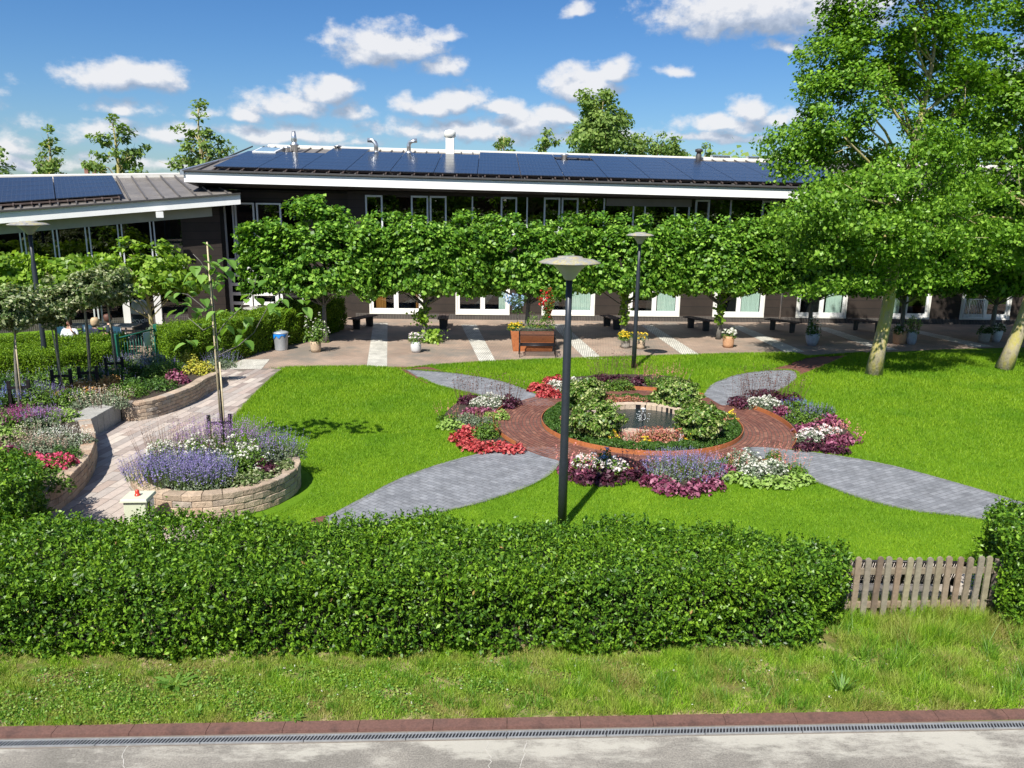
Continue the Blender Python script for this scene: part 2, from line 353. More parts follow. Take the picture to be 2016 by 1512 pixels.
m_hedge = LEAF('privet_leaf', [(.03, .085, .006), (.07, .16, .010), (.12, .24, .014), (.24, .40, .03)], .40, .22, None, .3, world=(1.3, [(.018, .06, .008), (.05, .13, .012), (.09, .20, .015), (.17, .31, .03)]))
m_hedge2 = LEAF('hedge_leaf', [(.045, .11, .006), (.12, .22, .010), (.25, .40, .02)], .5, .25, None, .25)
m_lime = LEAF('lime_leaf', [(.04, .115, .010), (.08, .195, .016), (.15, .31, .028), (.30, .49, .07)], .45, .26, None, .3)
m_gum = LEAF('gum_leaf', [(.05, .13, .010), (.10, .22, .016), (.17, .33, .028), (.28, .46, .06)], .45, .34, None, .3)
m_far = LEAF('far_leaf', [(.09, .16, .035), (.16, .25, .055), (.26, .35, .09)], .6, .3, None, .2)
m_varie = LEAF('variegated_leaf', [(.04, .10, .010), (.08, .17, .015), (.16, .25, .04), (.46, .48, .20)], .45, .2)
m_varie2 = LEAF('grey_variegated_leaf', [(.04, .09, .015), (.09, .15, .03), (.22, .27, .11), (.52, .54, .34)], .5, .25)
m_big = LEAF('broad_leaf', [(.09, .20, .03), (.15, .29, .05), (.22, .38, .08)], .45, .4)
m_plane = LEAF('plane_leaf', [(.08, .17, .01), (.14, .26, .018), (.22, .36, .03), (.32, .46, .07)], .45, .35)
LCOL = {}
def lc(key):
    C = dict(green=[(.05, .11, .012), (.09, .18, .018), (.16, .27, .03)], dgreen=[(.022, .07, .008), (.045, .11, .012), (.09, .18, .02)],
             lime=[(.16, .28, .04), (.26, .40, .08), (.34, .46, .13)], yellow=[(.35, .33, .03), (.5, .45, .05), (.22, .28, .03)],
             silver=[(.10, .15, .08), (.18, .23, .14), (.26, .31, .20)], purple=[(.03, .008, .016), (.07, .014, .032), (.12, .03, .06)],
             plum=[(.08, .012, .03), (.17, .03, .07), (.30, .08, .15), (.46, .2, .28)], red=[(.26, .015, .02), (.42, .035, .04), (.58, .14, .12), (.38, .03, .05)],
             pinkg=[(.42, .10, .07), (.50, .18, .12), (.2, .18, .06), (.55, .24, .16)], orange=[(.45, .2, .05), (.55, .3, .1), (.2, .22, .05)],
             white=[(.72, .70, .60), (.8, .8, .74), (.6, .58, .48)], pwhite=[(.75, .62, .62), (.8, .78, .75)], pink=[(.55, .05, .12), (.65, .10, .2)], rose=[(.6, .2, .18), (.7, .3, .25)],
             violet=[(.17, .14, .40), (.27, .22, .50), (.42, .35, .62)], mauve=[(.3, .15, .42), (.42, .25, .5)], blue=[(.13, .16, .55), (.25, .32, .65)], sky=[(.30, .48, .75), (.45, .6, .8)],
             yell=[(.75, .5, .02), (.8, .65, .05)], redf=[(.55, .01, .02), (.65, .03, .04)], magenta=[(.35, .03, .22), (.5, .08, .33)], cream=[(.7, .6, .42), (.78, .7, .55)], brown=[(.10, .05, .04), (.20, .10, .08)], buff=[(.4, .3, .22), (.5, .38, .3)])
    if key not in LCOL: LCOL[key] = LEAF(key+'_petal_or_leaf', C[key], .55, .22, (1.1, 1.1, .9))
    return LCOL[key]

# plants --------------------------------------------------------------
def plant(name, label, cat_, px, py, z, rx, ry, h, leaf, ls=.06, n=None, fl=(), group=None, loc=None):
    """fl: list of (kind, colour, count, size, height) ; kind in heads/spikes/wisps"""
    x, y = loc if loc else G(px, py, z)
    t = thing(name, label, cat_, (x, y, z), 0, group)
    n = n or int(min(2600, 1.5*math.pi*rx*ry/(ls*ls*.35)*1.5)+60)
    K = 7; ka = rng.uniform(0, 2*np.pi, K); kr = np.sqrt(rng.uniform(.05, .45, K)); kc = np.stack([kr*np.cos(ka), kr*np.sin(ka)], 1); ks = rng.uniform(.38, .6, K); kh = rng.uniform(.6, 1.1, K)
    def lumpy(m, lo=.75, hi=1.05):
        s = sph(m); s[:, 2] = np.abs(s[:, 2]); k = rng.integers(0, K, m); r = rng.uniform(lo, hi, m)[:, None]
        Q = s*r*np.stack([ks[k], ks[k], kh[k]], 1); Q[:, :2] += kc[k]; return Q*np.array([rx, ry, h]), s
    C, s = lumpy(n); N = unit(s/np.array([rx, ry, h]))*.7; N[:, 2] += .5
    leafobj('foliage', leaves(C, N, ls, .65), lc(leaf) if isinstance(leaf, str) else leaf, t)
    for kind, colr, cnt, sz, hh in fl:
        if kind == 'heads':      # round flower heads made of small petals
            P, a = lumpy(int(cnt*1.5), .95, 1.08); P = P[a[:, 2] > .3][:cnt]; P[:, 2] *= hh
            q = 9; PP = np.repeat(P, q, 0); o = sph(len(P)*q); o[:, 2] = np.abs(o[:, 2]); PP = PP+o*sz*.6
            leafobj('flowers', leaves(PP, o, sz*.7, .8, jit=.3), lc(colr), t)
        else:
            rr = np.sqrt(rng.uniform(0, 1, cnt)); an = rng.uniform(0, 2*np.pi, cnt)
            B = np.stack([np.cos(an)*rr*rx*.95, np.sin(an)*rr*ry*.95, h*.6*np.sqrt(np.maximum(0, 1-rr*rr))], 1)
            hgt = hh*rng.uniform(.65, 1.1, cnt); ln = np.stack([np.cos(an)*rr*.35, np.sin(an)*rr*.35, np.ones(cnt)], 1)+rng.normal(0, .06, (cnt, 3)); ln = unit(ln)
            tip = B+ln*hgt[:, None]
            sd = np.cross(ln, sph(cnt)); sd = unit(sd)*(.0045 if kind == 'wisps' else .0045)
            V = np.stack([B-sd, B+sd, tip], 1).reshape(-1, 3)
            leafobj('stems', (V, np.arange(3*cnt).reshape(-1, 3)), lc('brown' if kind == 'wisps' else 'green'), t)
            q = 12 if kind == 'spikes' else 6; k = np.linspace(.45 if kind == 'spikes' else .5, 1, q)
            P = B[:, None]+(tip-B)[:, None]*k[None, :, None]; P = P.reshape(-1, 3)
            w = np.tile((1.15-k)*sz*1.1 if kind == 'spikes' else np.full(q, sz), cnt)
            P = P+rng.normal(0, 1, P.shape)*np.minimum(w, sz)[:, None]*.4
            leafobj('flowers', leaves(P, sph(len(P)), np.maximum(w, sz*.45), .75, jit=.3), lc(colr), t)
    return t

m_dry = LEAF('dry_leaf', [(.16, .09, .03), (.30, .20, .06), (.34, .30, .08)], .7, .1)
def hedge(name, label, poly, h, ls=.045, dens=2.2, mat=None, shoots=0, group=None, bmp=.08, z0=.0, cull=None):
    poly = ccw(poly); cx = sum(p[0] for p in poly)/len(poly); cy = sum(p[1] for p in poly)/len(poly)
    t = thing(name, label, 'hedge', (cx, cy, 0), 0, group); Pl = [(p[0]-cx, p[1]-cy) for p in poly]
    mat = mat or m_hedge; la = ls*ls*.5*.5
    parts = []
    def lump(P): return (np.sin(P[:, 0]*2.3+P[:, 2])*np.cos(P[:, 1]*2.9)+.7*np.sin(P[:, 0]*5.1+P[:, 2]*4.3+1)+.5*np.sin(P[:, 1]*6.1-P[:, 2]*7+2*P[:, 0]))*bmp*.5
    xs = [p[0] for p in Pl]; ys = [p[1] for p in Pl]
    A = (max(xs)-min(xs))*(max(ys)-min(ys)); n = int(A*dens/la)
    X = rng.uniform(min(xs)-.03, max(xs)+.03, n); Yv = rng.uniform(min(ys)-.03, max(ys)+.03, n); k = inside(Pl, X, Yv); X, Yv = X[k], Yv[k]
    P = np.stack([X, Yv, np.full(len(X), h)], 1); P[:, 2] += lump(P)-rng.uniform(0, 1, len(X))**1.6*.16+.02
    N = np.tile([0, 0, 1.], (len(X), 1)); parts.append((P, N))
    for i in range(len(Pl)):
        a = np.array(Pl[i]); b = np.array(Pl[(i+1) % len(Pl)]); e = b-a; l = np.linalg.norm(e); nn = np.array([e[1], -e[0]])/l
        if cull and cull(nn): dn = dens*.45
        else: dn = dens
        n = int(l*h*dn/la); s = rng.uniform(0, 1, n); zz = rng.uniform(.0, 1, n)**.9*h
        P = np.stack([a[0]+e[0]*s, a[1]+e[1]*s, zz], 1); q = lump(P)-rng.uniform(0, 1, n)**1.5*.2-.05*(zz < .15)-.06*(zz > h*.92)
        P[:, 0] += nn[0]*q; P[:, 1] += nn[1]*q
        parts.append((P, np.tile([nn[0], nn[1], .35], (n, 1))))
    P = np.concatenate([p for p, _ in parts]); N = np.concatenate([q for _, q in parts])
    k = rng.uniform(0, 1, len(P)) < .5; B0, N0 = P[k][::4], N[k][::4]; P, N = P[~k], N[~k]        # half of the leaves sit on outward sprigs
    dr = unit(N0+np.array([0, 0, .55])+rng.normal(0, .35, N0.shape)); q = 8; sl_ = rng.uniform(.07, .17, len(B0))
    PP = (B0[:, None]-dr[:, None]*.05+dr[:, None]*(sl_[:, None]*np.linspace(0, 1, q))[:, :, None]).reshape(-1, 3); o = sph(len(PP)); o = unit(o+np.repeat(dr, q, 0)*.6)
    PP = PP+o*ls*.4
    leafobj('foliage', cat([leaves(P-N*.035, N, ls*.9, .5, jit=.8), leaves(PP, np.cross(o, sph(len(PP)))+np.repeat(N0, q, 0)*.4, ls*1.08, .5, jit=.3)]), mat, t)
    nd_ = max(20, int(len(P)*.006)); k = rng.integers(0, len(P), nd_); leafobj('dry_leaves', leaves(P[k]+N[k]*.015, N[k], ls, .45, jit=.9), m_dry, t)
    if shoots:
        n = int(shoots*abs(area(Pl))); X = rng.uniform(min(xs), max(xs), n*2); Yv = rng.uniform(min(ys), max(ys), n*2); k = inside(Pl, X, Yv); X, Yv = X[k][:n], Yv[k][:n]; n = len(X)
        hh = rng.uniform(.04, .16, n)*rng.choice([1, 1, 1, 1.8], n); B = np.stack([X, Yv, np.full(n, h)], 1); B[:, 2] += lump(B)-.03; dr = unit(np.stack([rng.normal(0, .25, n), rng.normal(0, .25, n), np.ones(n)], 1))
        q = 7; kk = np.linspace(.2, 1, q); PP = (B[:, None]+dr[:, None]*(hh[:, None]*kk)[:, :, None]).reshape(-1, 3)
        o = sph(len(PP)); o[:, 2] = np.abs(o[:, 2])*.6+.3
        PP = PP+o*ls*.35
        leafobj('young_shoots', leaves(PP, np.cross(o, sph(len(PP))), ls*.85, .42, jit=.2), mat, t)
    ins = []; m_ = len(Pl); of = .30
    for i in range(m_):
        a, b, c = (np.array(Pl[(i+k) % m_]) for k in (-1, 0, 1)); e1, e2 = (b-a)/np.linalg.norm(b-a), (c-b)/np.linalg.norm(c-b)
        n1, n2 = np.array([-e1[1], e1[0]]), np.array([-e2[1], e2[0]]); q = (n1+n2)/max(1+np.dot(n1, n2), .35); ins.append(tuple(b+q*of))
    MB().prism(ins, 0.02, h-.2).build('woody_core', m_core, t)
    return t
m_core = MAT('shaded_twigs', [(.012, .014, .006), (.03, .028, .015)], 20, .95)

def tree(name, label, base, height, crown, leafm, bark, ls, nl, r0=.12, lean=(0, 0), group=None, cat_='tree', fork=.4, ncl=None, spread=.35, ratio=.7, sub=3, trunk_to=None, droop=0., noise=.35, seed=1, CC=None):
    """crown: list of ellipsoids (x,y,z,rx,ry,rz) in local coordinates"""
    rs = np.random.default_rng(seed); t = thing(name, label, cat_, base, 0, group)
    vol = np.array([c[3]*c[4]*c[5] for c in crown]); vol = vol**.8/np.sum(vol**.8); ncl = ncl or 90
    idx = rs.choice(len(crown), ncl, p=vol); cr = np.array(crown)[idx]
    s = rs.normal(0, 1, (ncl, 3)); s /= np.linalg.norm(s, axis=1, keepdims=True); r = rs.uniform(.25, 1, ncl)**.45
    r *= 1+noise*(np.sin(s[:, 0]*5+seed)*np.cos(s[:, 2]*6+seed))*.5
    CC = cr[:, :3]+s*r[:, None]*cr[:, 3:] if CC is None else CC
    top = trunk_to or height*.8; mb = MB()
    ax = lambda z: np.array([lean[0]*z/height+.04*math.sin(z*1.7+seed), lean[1]*z/height+.04*math.cos(z*1.3+seed), z])
    zs = np.linspace(0, top, 12); rad = [r0*(1.28 if z == 0 else 1)*(1-z/top)**.7+.015 for z in zs]; rad[1] = r0*1.02
    mb.tube([ax(z) for z in zs], rad, 12)
    nb = min(ncl, 46)
    for c in CC[rs.permutation(ncl)[:nb]]:
        h0 = math.hypot(c[0]-ax(c[2])[0], c[1]-ax(c[2])[1]); z0 = min(max(c[2]-h0*.75, height*fork*.75 if fork else .3), top*.97); a = ax(z0)
        if c[2] < z0-1.5: continue
        mid = (a*.45+c*.55)+np.array([0, 0, h0*.10])+rs.normal(0, .05*h0+.01, 3); rb = r0*(.18+.28*(1-z0/top))
        mb.tube([a, (a*.75+mid*.25)+rs.normal(0, .02*h0, 3), mid, c*.6+mid*.4, c], [rb, rb*.8, rb*.6, rb*.4, .006], 6)
        for k in range(sub):
            e = c+rs.normal(0, spread*.6, 3); mb.tube([mid*.5+c*.5, e], [rb*.3, .005], 4)
    mb.build('trunk', bark, t)
    per = nl//ncl; wts = rs.uniform(.5, 1.5, ncl); P = []
    for c, w in zip(CC, wts):
        k = int(per*w); q = rs.normal(0, 1, (k, 3)); q /= np.linalg.norm(q, axis=1, keepdims=True); q *= (rs.uniform(0, 1, k)**.5)[:, None]
        q[:, 2] *= .62; P.append(c+q*spread*rs.uniform(.75, 1.3))
    P = np.concatenate(P); cen = np.array(crown)[:, :3].mean(0); N = unit(P-cen); N[:, 2] += .7
    leafobj('crown', leaves(P, N, ls, ratio, jit=.8, droop=droop), leafm, t)
    return t

# ================================================================ SETTING
def struct(name, mb, mat): o = mb.build(name, mat); o['kind'] = 'structure'; return o
def gp(pts, z=0): return [G(a, b, z) for a, b in pts]
m_lawn = MAT('lawn_turf', [(.07, .155, .008), (.10, .20, .010), (.14, .25, .013)], 1.1, .9, bmp=.5, bscale=60, fine=26, spec=.1)
m_verge = MAT('verge_soil_and_turf', [(.07, .12, .015), (.16, .14, .05), (.09, .14, .02), (.32, .25, .14), (.12, .10, .05)], 2.6, .95, bmp=.6, bscale=50, fine=30, spec=.1)
def roadmat():
    m, t = newmat('worn_concrete'); c = rampn(t, noise_out(t, 1.3, 8, .7), [(.15, .14, .12), (.20, .185, .16), (.26, .24, .205)], [.32, .5, .7])
    c = mixc(t, .85, c, rampn(t, noise_out(t, 55, 5, .7), [(.55,)*3, (1.0,)*3, (1.45,)*3], [.32, .5, .68]), 'MULTIPLY')
    # pale lime bloom, thickest along the drain
    pos = t.nodes.new('ShaderNodeNewGeometry').outputs['Position']; s = t.nodes.new('ShaderNodeSeparateXYZ'); t.links.new(pos, s.inputs[0])
    near = nd(t, 'ShaderNodeMapRange', inp={1: 6.2, 2: 6.75, 3: 0, 4: .16}); t.links.new(s.outputs[1], near.inputs[0])
    w = mth(t, 'ADD', noise_out(t, 1.6, 9, .75, sc=(.6, 1.5, 1)), near.outputs[0])
    c = mixc(t, rampn(t, w, [(0,)*3, (.8,)*3], [.55, .68]), c, (.42, .40, .345))
    p = prin(t, Roughness=.9); t.links.new(c, p.inputs['Base Color']); t.links.new(bump(t, noise_out(t, 90, 4), .5, .01), p.inputs['Normal'])
    o = t.nodes.new('ShaderNodeOutputMaterial'); t.links.new(p.outputs[0], o.inputs[0]); return m
m_road = roadmat()
m_plaza = BRICK('plaza_brick', (.36, .255, .19), (.30, .225, .17), (.18, .15, .12), .2, .1, D(6), plane='XY', stain=((.15, .14, .12), .5, .75), msize=.008, nsc=.7)
m_tile = BRICK('ribbed_pale_tile', (.66, .64, .56), (.56, .54, .47), (.2, .19, .17), .075, .1, D(7), off=0, msize=.010, nsc=2)
m_greypave = BRICK('grey_clinker', (.235, .243, .258), (.17, .178, .192), (.12, .125, .135), .21, .105, D(38), msize=.008, nsc=3)
m_greypave2 = BRICK('grey_clinker_other_way', (.235, .243, .258), (.17, .178, .192), (.12, .125, .135), .21, .105, D(-30), msize=.008, nsc=3)
m_redpave = BRICK('red_clinker', (.19, .066, .04), (.14, .046, .032), (.09, .05, .04), .2, .07, D(40), msize=.008, nsc=2)
m_redisl = ISLAND('red_clinker_stones', [(.11, .04, .028), (.15, .055, .038), (.19, .072, .046), (.14, .058, .042), (.24, .105, .068)], .85, .4, 30)
m_plank = ISLAND('tinted_paving_slabs', [(.31, .24, .20), (.42, .355, .31), (.35, .315, .285), (.26, .205, .18), (.50, .44, .38), (.36, .275, .24)], .85, .3, 30, (.85, 1.12))
m_joint = MAT('joint_sand', [(.14, .12, .10), (.2, .17, .14)], 20, .95)
m_beige = BRICK('beige_slabs', (.5, .43, .35), (.42, .37, .31), (.2, .17, .14), .4, .2, 0, msize=.01)

struct('ground', MB().add([(-900, 7.05, 0), (900, 7.05, 0), (900, 1500, 0), (-900, 1500, 0)], [(0, 1, 2, 3)]), m_lawn)
# verge strip between kerb and hedge
KE = (G(0, 1434), G(1700, 1404)); KS = (KE[1][1]-KE[0][1])/(KE[1][0]-KE[0][0])
kerb_y = lambda x: KE[0][1]+KS*(x-KE[0][0])-.20      # inner edge line; red band ends .20 further
struct('verge', MB().add([(-30, kerb_y(-30)+.187, .03), (30, kerb_y(30)+.187, .03), (30, 9.15, .02), (4.2, 9.25, .02), (-7, 9.0, .02), (-30, 8.8, .02)], [(0, 1, 2, 3, 4, 5)]), m_verge)
struct('road', MB().add([(-60, -30, 0), (60, -30, 0), (60, kerb_y(60)-.10, 0), (-60, kerb_y(-60)-.10, 0)], [(0, 1, 2, 3)]), m_road)
m_kerb = MAT('red_kerb', [(.085, .045, .037), (.14, .07, .055), (.11, .06, .048)], 5, .85, bmp=.3, bscale=70, fine=45)
struct('ground_behind', MB().add([(-200, -200, -.01), (200, -200, -.01), (200, 7.3, -.01), (-200, 7.3, -.01)], [(0, 1, 2, 3)]), m_lawn)
kb = MB()
for i in range(-40, 41):
    x0, x1 = i*.75, i*.75+.745; a, b = kerb_y(x0), kerb_y(x1)
    kb.hexa([(x0, a+.03, -.1), (x1, b+.03, -.1), (x1, b+.185, -.1), (x0, a+.185, -.1), (x0, a+.055, .03), (x1, b+.055, .03), (x1, b+.185, .034), (x0, a+.185, .034)])
struct('kerb', kb, m_kerb)
# hairline cracks in the road, filled pale
ck = MB()
for px in (962, 1034, 250):
    pts = [G(px, 1448+4*k, 0) for k in range(3, 26)]; rs = random.Random(px); off = 0; L = []
    for x, y in pts: off += rs.uniform(-.018, .018); L.append((x+off, y))
    for a, b in zip(L[:-1], L[1:]): w = rs.uniform(.002, .006); ck.add([(a[0]-w, a[1], .004), (a[0]+w, a[1], .004), (b[0]+w, b[1], .004), (b[0]-w, b[1], .004)], [(0, 1, 2, 3)])
struct('road_crack', ck, MAT('lime_filled_crack', [(.42, .40, .36)], rough=.9))
# drainage channel
struct('kerb_joint', MB().add([(-60, kerb_y(-60)-.11, .003), (60, kerb_y(60)-.11, .003), (60, kerb_y(60)+.04, .003), (-60, kerb_y(-60)+.04, .003)], [(0, 1, 2, 3)]), m_joint)
DY = kerb_y(0); dr = thing('drainage_channel', 'long slotted drainage channel between the red kerb and the grey road', 'drain', (0, DY, 0))
m_grate = MAT('galvanised_grate', [(.35, .36, .37), (.5, .51, .52)], 12, .5, metal=.6)
MB().add([(-30, kerb_y(-30)-DY-.098, .007), (30, kerb_y(30)-DY-.098, .007), (30, kerb_y(30)-DY-.002, .007), (-30, kerb_y(-30)-DY-.002, .007)], [(0, 1, 2, 3)]).build('channel', m_dark, dr)
for i in range(-8, 8):
    b = MB(); x0 = i*1.0
    ky = lambda x: kerb_y(x)-DY-.05
    for s in (-.048, .037): b.hexa([(x0, ky(x0)+s, .004), (x0+.992, ky(x0+.992)+s, .004), (x0+.992, ky(x0+.992)+s+.012, .004), (x0, ky(x0)+s+.012, .004), (x0, ky(x0)+s, .02), (x0+.992, ky(x0+.992)+s, .02), (x0+.992, ky(x0+.992)+s+.012, .02), (x0, ky(x0)+s+.012, .02)])
    for k in range(30):
        x = x0+.016+k*.0333; yb = ky(x)-.036; b.hexa([(x-.012, yb, .009), (x-.001, yb, .009), (x+.021, yb+.073, .009), (x+.010, yb+.073, .009), (x-.012, yb, .018), (x-.001, yb, .018), (x+.021, yb+.073, .018), (x+.010, yb+.073, .018)])
    b.build('grating', m_grate, dr)

# plaza in front of the building
PLAZA = gp([(415, 742), (505, 727), (562, 724), (720, 722), (795, 727), (845, 721), (960, 713), (1100, 708), (1300, 702), (1440, 698), (1560, 696), (1590, 703), (1660, 701), (1690, 697)])+[G(1850, 688), G(2016, 684), (30, 27.6), (30, 36.4), (-16, 36.4), (-16, 27)]
struct('plaza', MB().sheet(PLAZA, .006), m_plaza)
st = MB()
for a, b, c, d in [((722, 722), (762, 722), (763, 637), (735, 637)), ((944, 713), (976, 712), (938, 640), (908, 640)), ((1153, 708), (1187, 707), (1109, 639), (1084, 639)), ((1345, 700), (1378, 699), (1285, 641), (1262, 641)), ((1548, 695), (1585, 693), (1460, 642), (1437, 642)), ((1730, 690), (1768, 689), (1628, 645), (1603, 645)), ((1920, 684), (1958, 683), (1795, 648), (1770, 648)), ((442, 727), (515, 727), (531, 708), (478, 708))]:
    st.sheet([G(*a), G(*b), G(*c), G(*d)], .013)
struct('tile_strips', st, m_tile)

# leaf shaped garden paths and the round brick walk
CX, CY, RO, RI = 3.13, 18.05, 3.55, 2.42
NW = smooth(gp([(800, 729), (850, 732), (905, 737), (985, 751), (1050, 774), (1098, 798)]), 6)+smooth(gp([(1096, 800), (1020, 797), (925, 776), (860, 760), (826, 745)]), 6)
SW = smooth(gp([(1125, 884), (1060, 881), (990, 885), (900, 905), (800, 938), (700, 989), (640, 1021)]), 6)+smooth(gp([(655, 1045), (760, 1036), (850, 1014), (950, 990), (1050, 955), (1095, 925), (1122, 890)]), 6)
NE = smooth(gp([(1384, 778), (1400, 758), (1450, 739), (1510, 731), (1560, 731), (1571, 742), (1560, 757), (1520, 777), (1437, 798), (1416, 797)]), 6)
SE = smooth(gp([(1458, 884), (1500, 882), (1570, 889), (1650, 899), (1750, 917), (1850, 943), (1950, 972), (2050, 1003)]), 6)+smooth(gp([(2060, 1062), (1935, 1024), (1800, 1007), (1700, 984), (1600, 948), (1520, 915), (1478, 896)]), 6)
RN = smooth(gp([(1500, 731), (1545, 720), (1585, 706), (1640, 700)]), 4)+gp([(1700, 696)])+smooth(gp([(1672, 702), (1630, 720), (1575, 742)]), 4)
RW = gp([(775, 722), (845, 723), (880, 733), (840, 756), (800, 735)])
RS = gp([(612, 1022), (640, 1016), (665, 1024), (655, 1040), (615, 1042)])
for nm, P_, z, mt in (('path', RN, .010, m_redpave), ('path', RW, .010, m_redpave), ('path', RS, .010, m_redpave), ('path', NW, .018, m_greypave2), ('path', SW, .018, m_greypave), ('path', NE, .022, m_greypave), ('path', SE, .022, m_greypave2)):
    struct(nm, MB().prism(ccw(P_), -.02, z), mt)
m_edge = ISLAND('grey_edge_stones', [(.13, .135, .15), (.17, .175, .19), (.20, .20, .21), (.15, .15, .16)], .9, .4, 30)
def edge_course(poly, z, w=.085, step=.2):
    mb = MB(); poly = ccw(poly); n = len(poly); c = np.mean(np.array(poly), 0); L = []; carry = 0
    for i in range(n):
        a, b = np.array(poly[i]), np.array(poly[(i+1) % n]); l = np.linalg.norm(b-a)
        if l < 1e-4 or math.hypot(*((a+b)/2-np.array([CX, CY]))) < RO+.05: continue
        d = (b-a)/l; nn = np.array([-d[1], d[0]]); m = max(1, int(round(l/step)))
        for k in range(m):
            p, q = a+d*(l*k/m+.004), a+d*(l*(k+1)/m-.004); o = random.uniform(-.006, .004); zz = z+random.uniform(.001, .006)
            mb.add([(*(p+nn*o), zz), (*(q+nn*o), zz), (*(q+nn*(w+o)), zz), (*(p+nn*(w+o)), zz)], [(0, 1, 2, 3)])
    return mb
for P_, z in ((NW, .0185), (SW, .0185), (NE, .0225), (SE, .0225)): struct('path_edge', edge_course(P_, z), m_edge)
circ = lambda r, n=96, a0=0, a1=2*math.pi: [(CX+r*math.cos(a0+(a1-a0)*i/n), CY+r*math.sin(a0+(a1-a0)*i/n)) for i in range(n+(a1-a0 < 6.28))]
struct('path', MB().sheet(circ(RO+.02), .012), MAT('dark_joint_sand', [(.05, .04, .035), (.09, .07, .055)], 20, .95))
rb = MB(); r = RI+.02; k = 0
while r < RO-.03:
    n = int(2*math.pi*r/.215)
    for i in range(n):
        a0 = 2*math.pi*(i+.5*(k % 2))/n; a1 = a0+2*math.pi/n-.008/r; z = .018+random.uniform(0, .0035)
        rb.add([(CX+q*math.cos(a), CY+q*math.sin(a), z) for q, a in ((r, a0), (r+.073, a0), (r+.073, a1), (r, a1))], [(0, 1, 2, 3)])
    r += .087; k += 1
struct('path', rb, m_redisl)

# striped slab path along the raised beds
SLAB = gp([(640, 1120), (560, 1080), (330, 1035), (330, 985), (560, 920), (470, 830), (520, 770), (562, 727), (415, 727), (412, 742), (415, 790), (235, 835), (100, 870), (100, 1010), (40, 1120), (200, 1180)])
# keep only the walk itself: left of the lawn edge
LE = smooth(gp([(562, 727), (545, 738), (505, 775), (470, 815), (445, 850)]), 5)
SLAB = LE+[(-4.9, 14.6), (-4.6, 11.9), (-4.9, 10.0), (-9.6, 10.0), (-9.8, 14), (-9.9, 18.5), (-9.0, 21.5), (-9.3, 24.0)]
SLAB = [p if p[0] > -9.9 else p for p in SLAB]
struct('path', MB().sheet(ccw(SLAB), .009), m_joint)
pb = MB(); a = np.array([-7.71, 12.39]); bq = np.array([-6.6, 23.9]); dd = (bq-a)/np.linalg.norm(bq-a); th = math.atan2(dd[1], dd[0])
ux, uy = math.cos(th), math.sin(th); vx, vy = -uy, ux
rs = random.Random(3)
for j in range(-22, 22):
    s = -6+rs.uniform(0, .6)
    while s < 16:
        l = rs.choice([.6, .8, .8, .4]); mx_, my_ = a[0]+ux*(s+l/2)+vx*(j*.205), a[1]+uy*(s+l/2)+vy*(j*.205)
        Q = [(a[0]+ux*p+vx*q, a[1]+uy*p+vy*q) for p, q in ((s, j*.205), (s+l-.008, j*.205), (s+l-.008, j*.205+.197), (s, j*.205+.197))]
        if inside(SLAB, np.array([mx_]), np.array([my_]))[0] and all(inside(SLAB, np.array([q[0]]), np.array([q[1]]))[0] for q in Q): pb.add([(q[0], q[1], .014) for q in Q], [(0, 1, 2, 3)])
        s += l
struct('path', pb, m_plank)
BEH = gp([(1660, 1210), (1690, 1098), (1960, 1098), (1990, 1210)])
struct('path', MB().sheet([(4.0, 9.0), (7.2, 9.0), (7.0, 10.75), (4.9, 10.75)], .010), m_beige)

# ================================================================ BUILDINGS
class Frame:
    def __init__(s, o, d): s.o = np.array(o, float); l = math.hypot(*d); s.d = np.array(d, float)/l; s.n = np.array([-s.d[1], s.d[0]]); s.rz = math.atan2(s.d[1], s.d[0])
    def hit(s, px, py, v=0.):      # (u, z) where the view through that pixel meets the plane v
        w = ray(px, py); t = (np.dot(s.o, s.n)+v)/np.dot(w[:2], s.n); p = w[:2]*t-s.o; return float(np.dot(p, s.d)), float(CAMH+w[2]*t)
FM = Frame((-6.32, 34.75), (math.cos(D(1.7)), math.sin(D(1.7))))
B = thing('long_building', 'long two storey building with brown cladding, white fascia and solar panel roof', 'building', (FM.o[0], FM.o[1], 0), FM.rz)
U0, U1 = FM.hit(480, 500)[0], 34.0           # facade extent
def bx(mb, u0, u1, v0, v1, z0, z1): return mb.box(((u0+u1)/2, (v0+v1)/2, (z0+z1)/2), (u1-u0, v1-v0, z1-z0))
DOORS = [(728, 833), (897, 1003), (1066, 1170), (1236, 1337), (1402, 1503), (1566, 1665), (1733, 1829), (1889, 1987)]
DU = [(FM.hit(a, 620)[0], FM.hit(b, 620)[0]) for a, b in DOORS]
DZ0, DZ1, SILL, HEAD = .28, 2.55, 3.85, 5.45
wl = MB(); ul = FM.hit(700, 600)[0]
edges = [ul]+[x for p in DU for x in p]+[U1]
for i in range(0, len(edges), 2): bx(wl, edges[i], edges[i+1], 0, .2, .25, DZ1)
bx(wl, ul, U1, .0, .2, DZ1, SILL)
wu0, wu1 = FM.hit(718, 400)[0], FM.hit(1537, 400)[0]
bx(wl, ul, wu0, 0, .2, SILL, HEAD); bx(wl, wu1, U1, 0, .2, SILL, HEAD)
bx(wl, ul, U1, .002, .2, HEAD, 5.62)
bx(wl, ul-.2, ul-.001, -.0, .34, .0, 5.62)
wl.build('wall', m_brownw, B)
bx(MB(), ul, U1, -.02, .2, 0, .25).build('plinth', m_plinth, B)
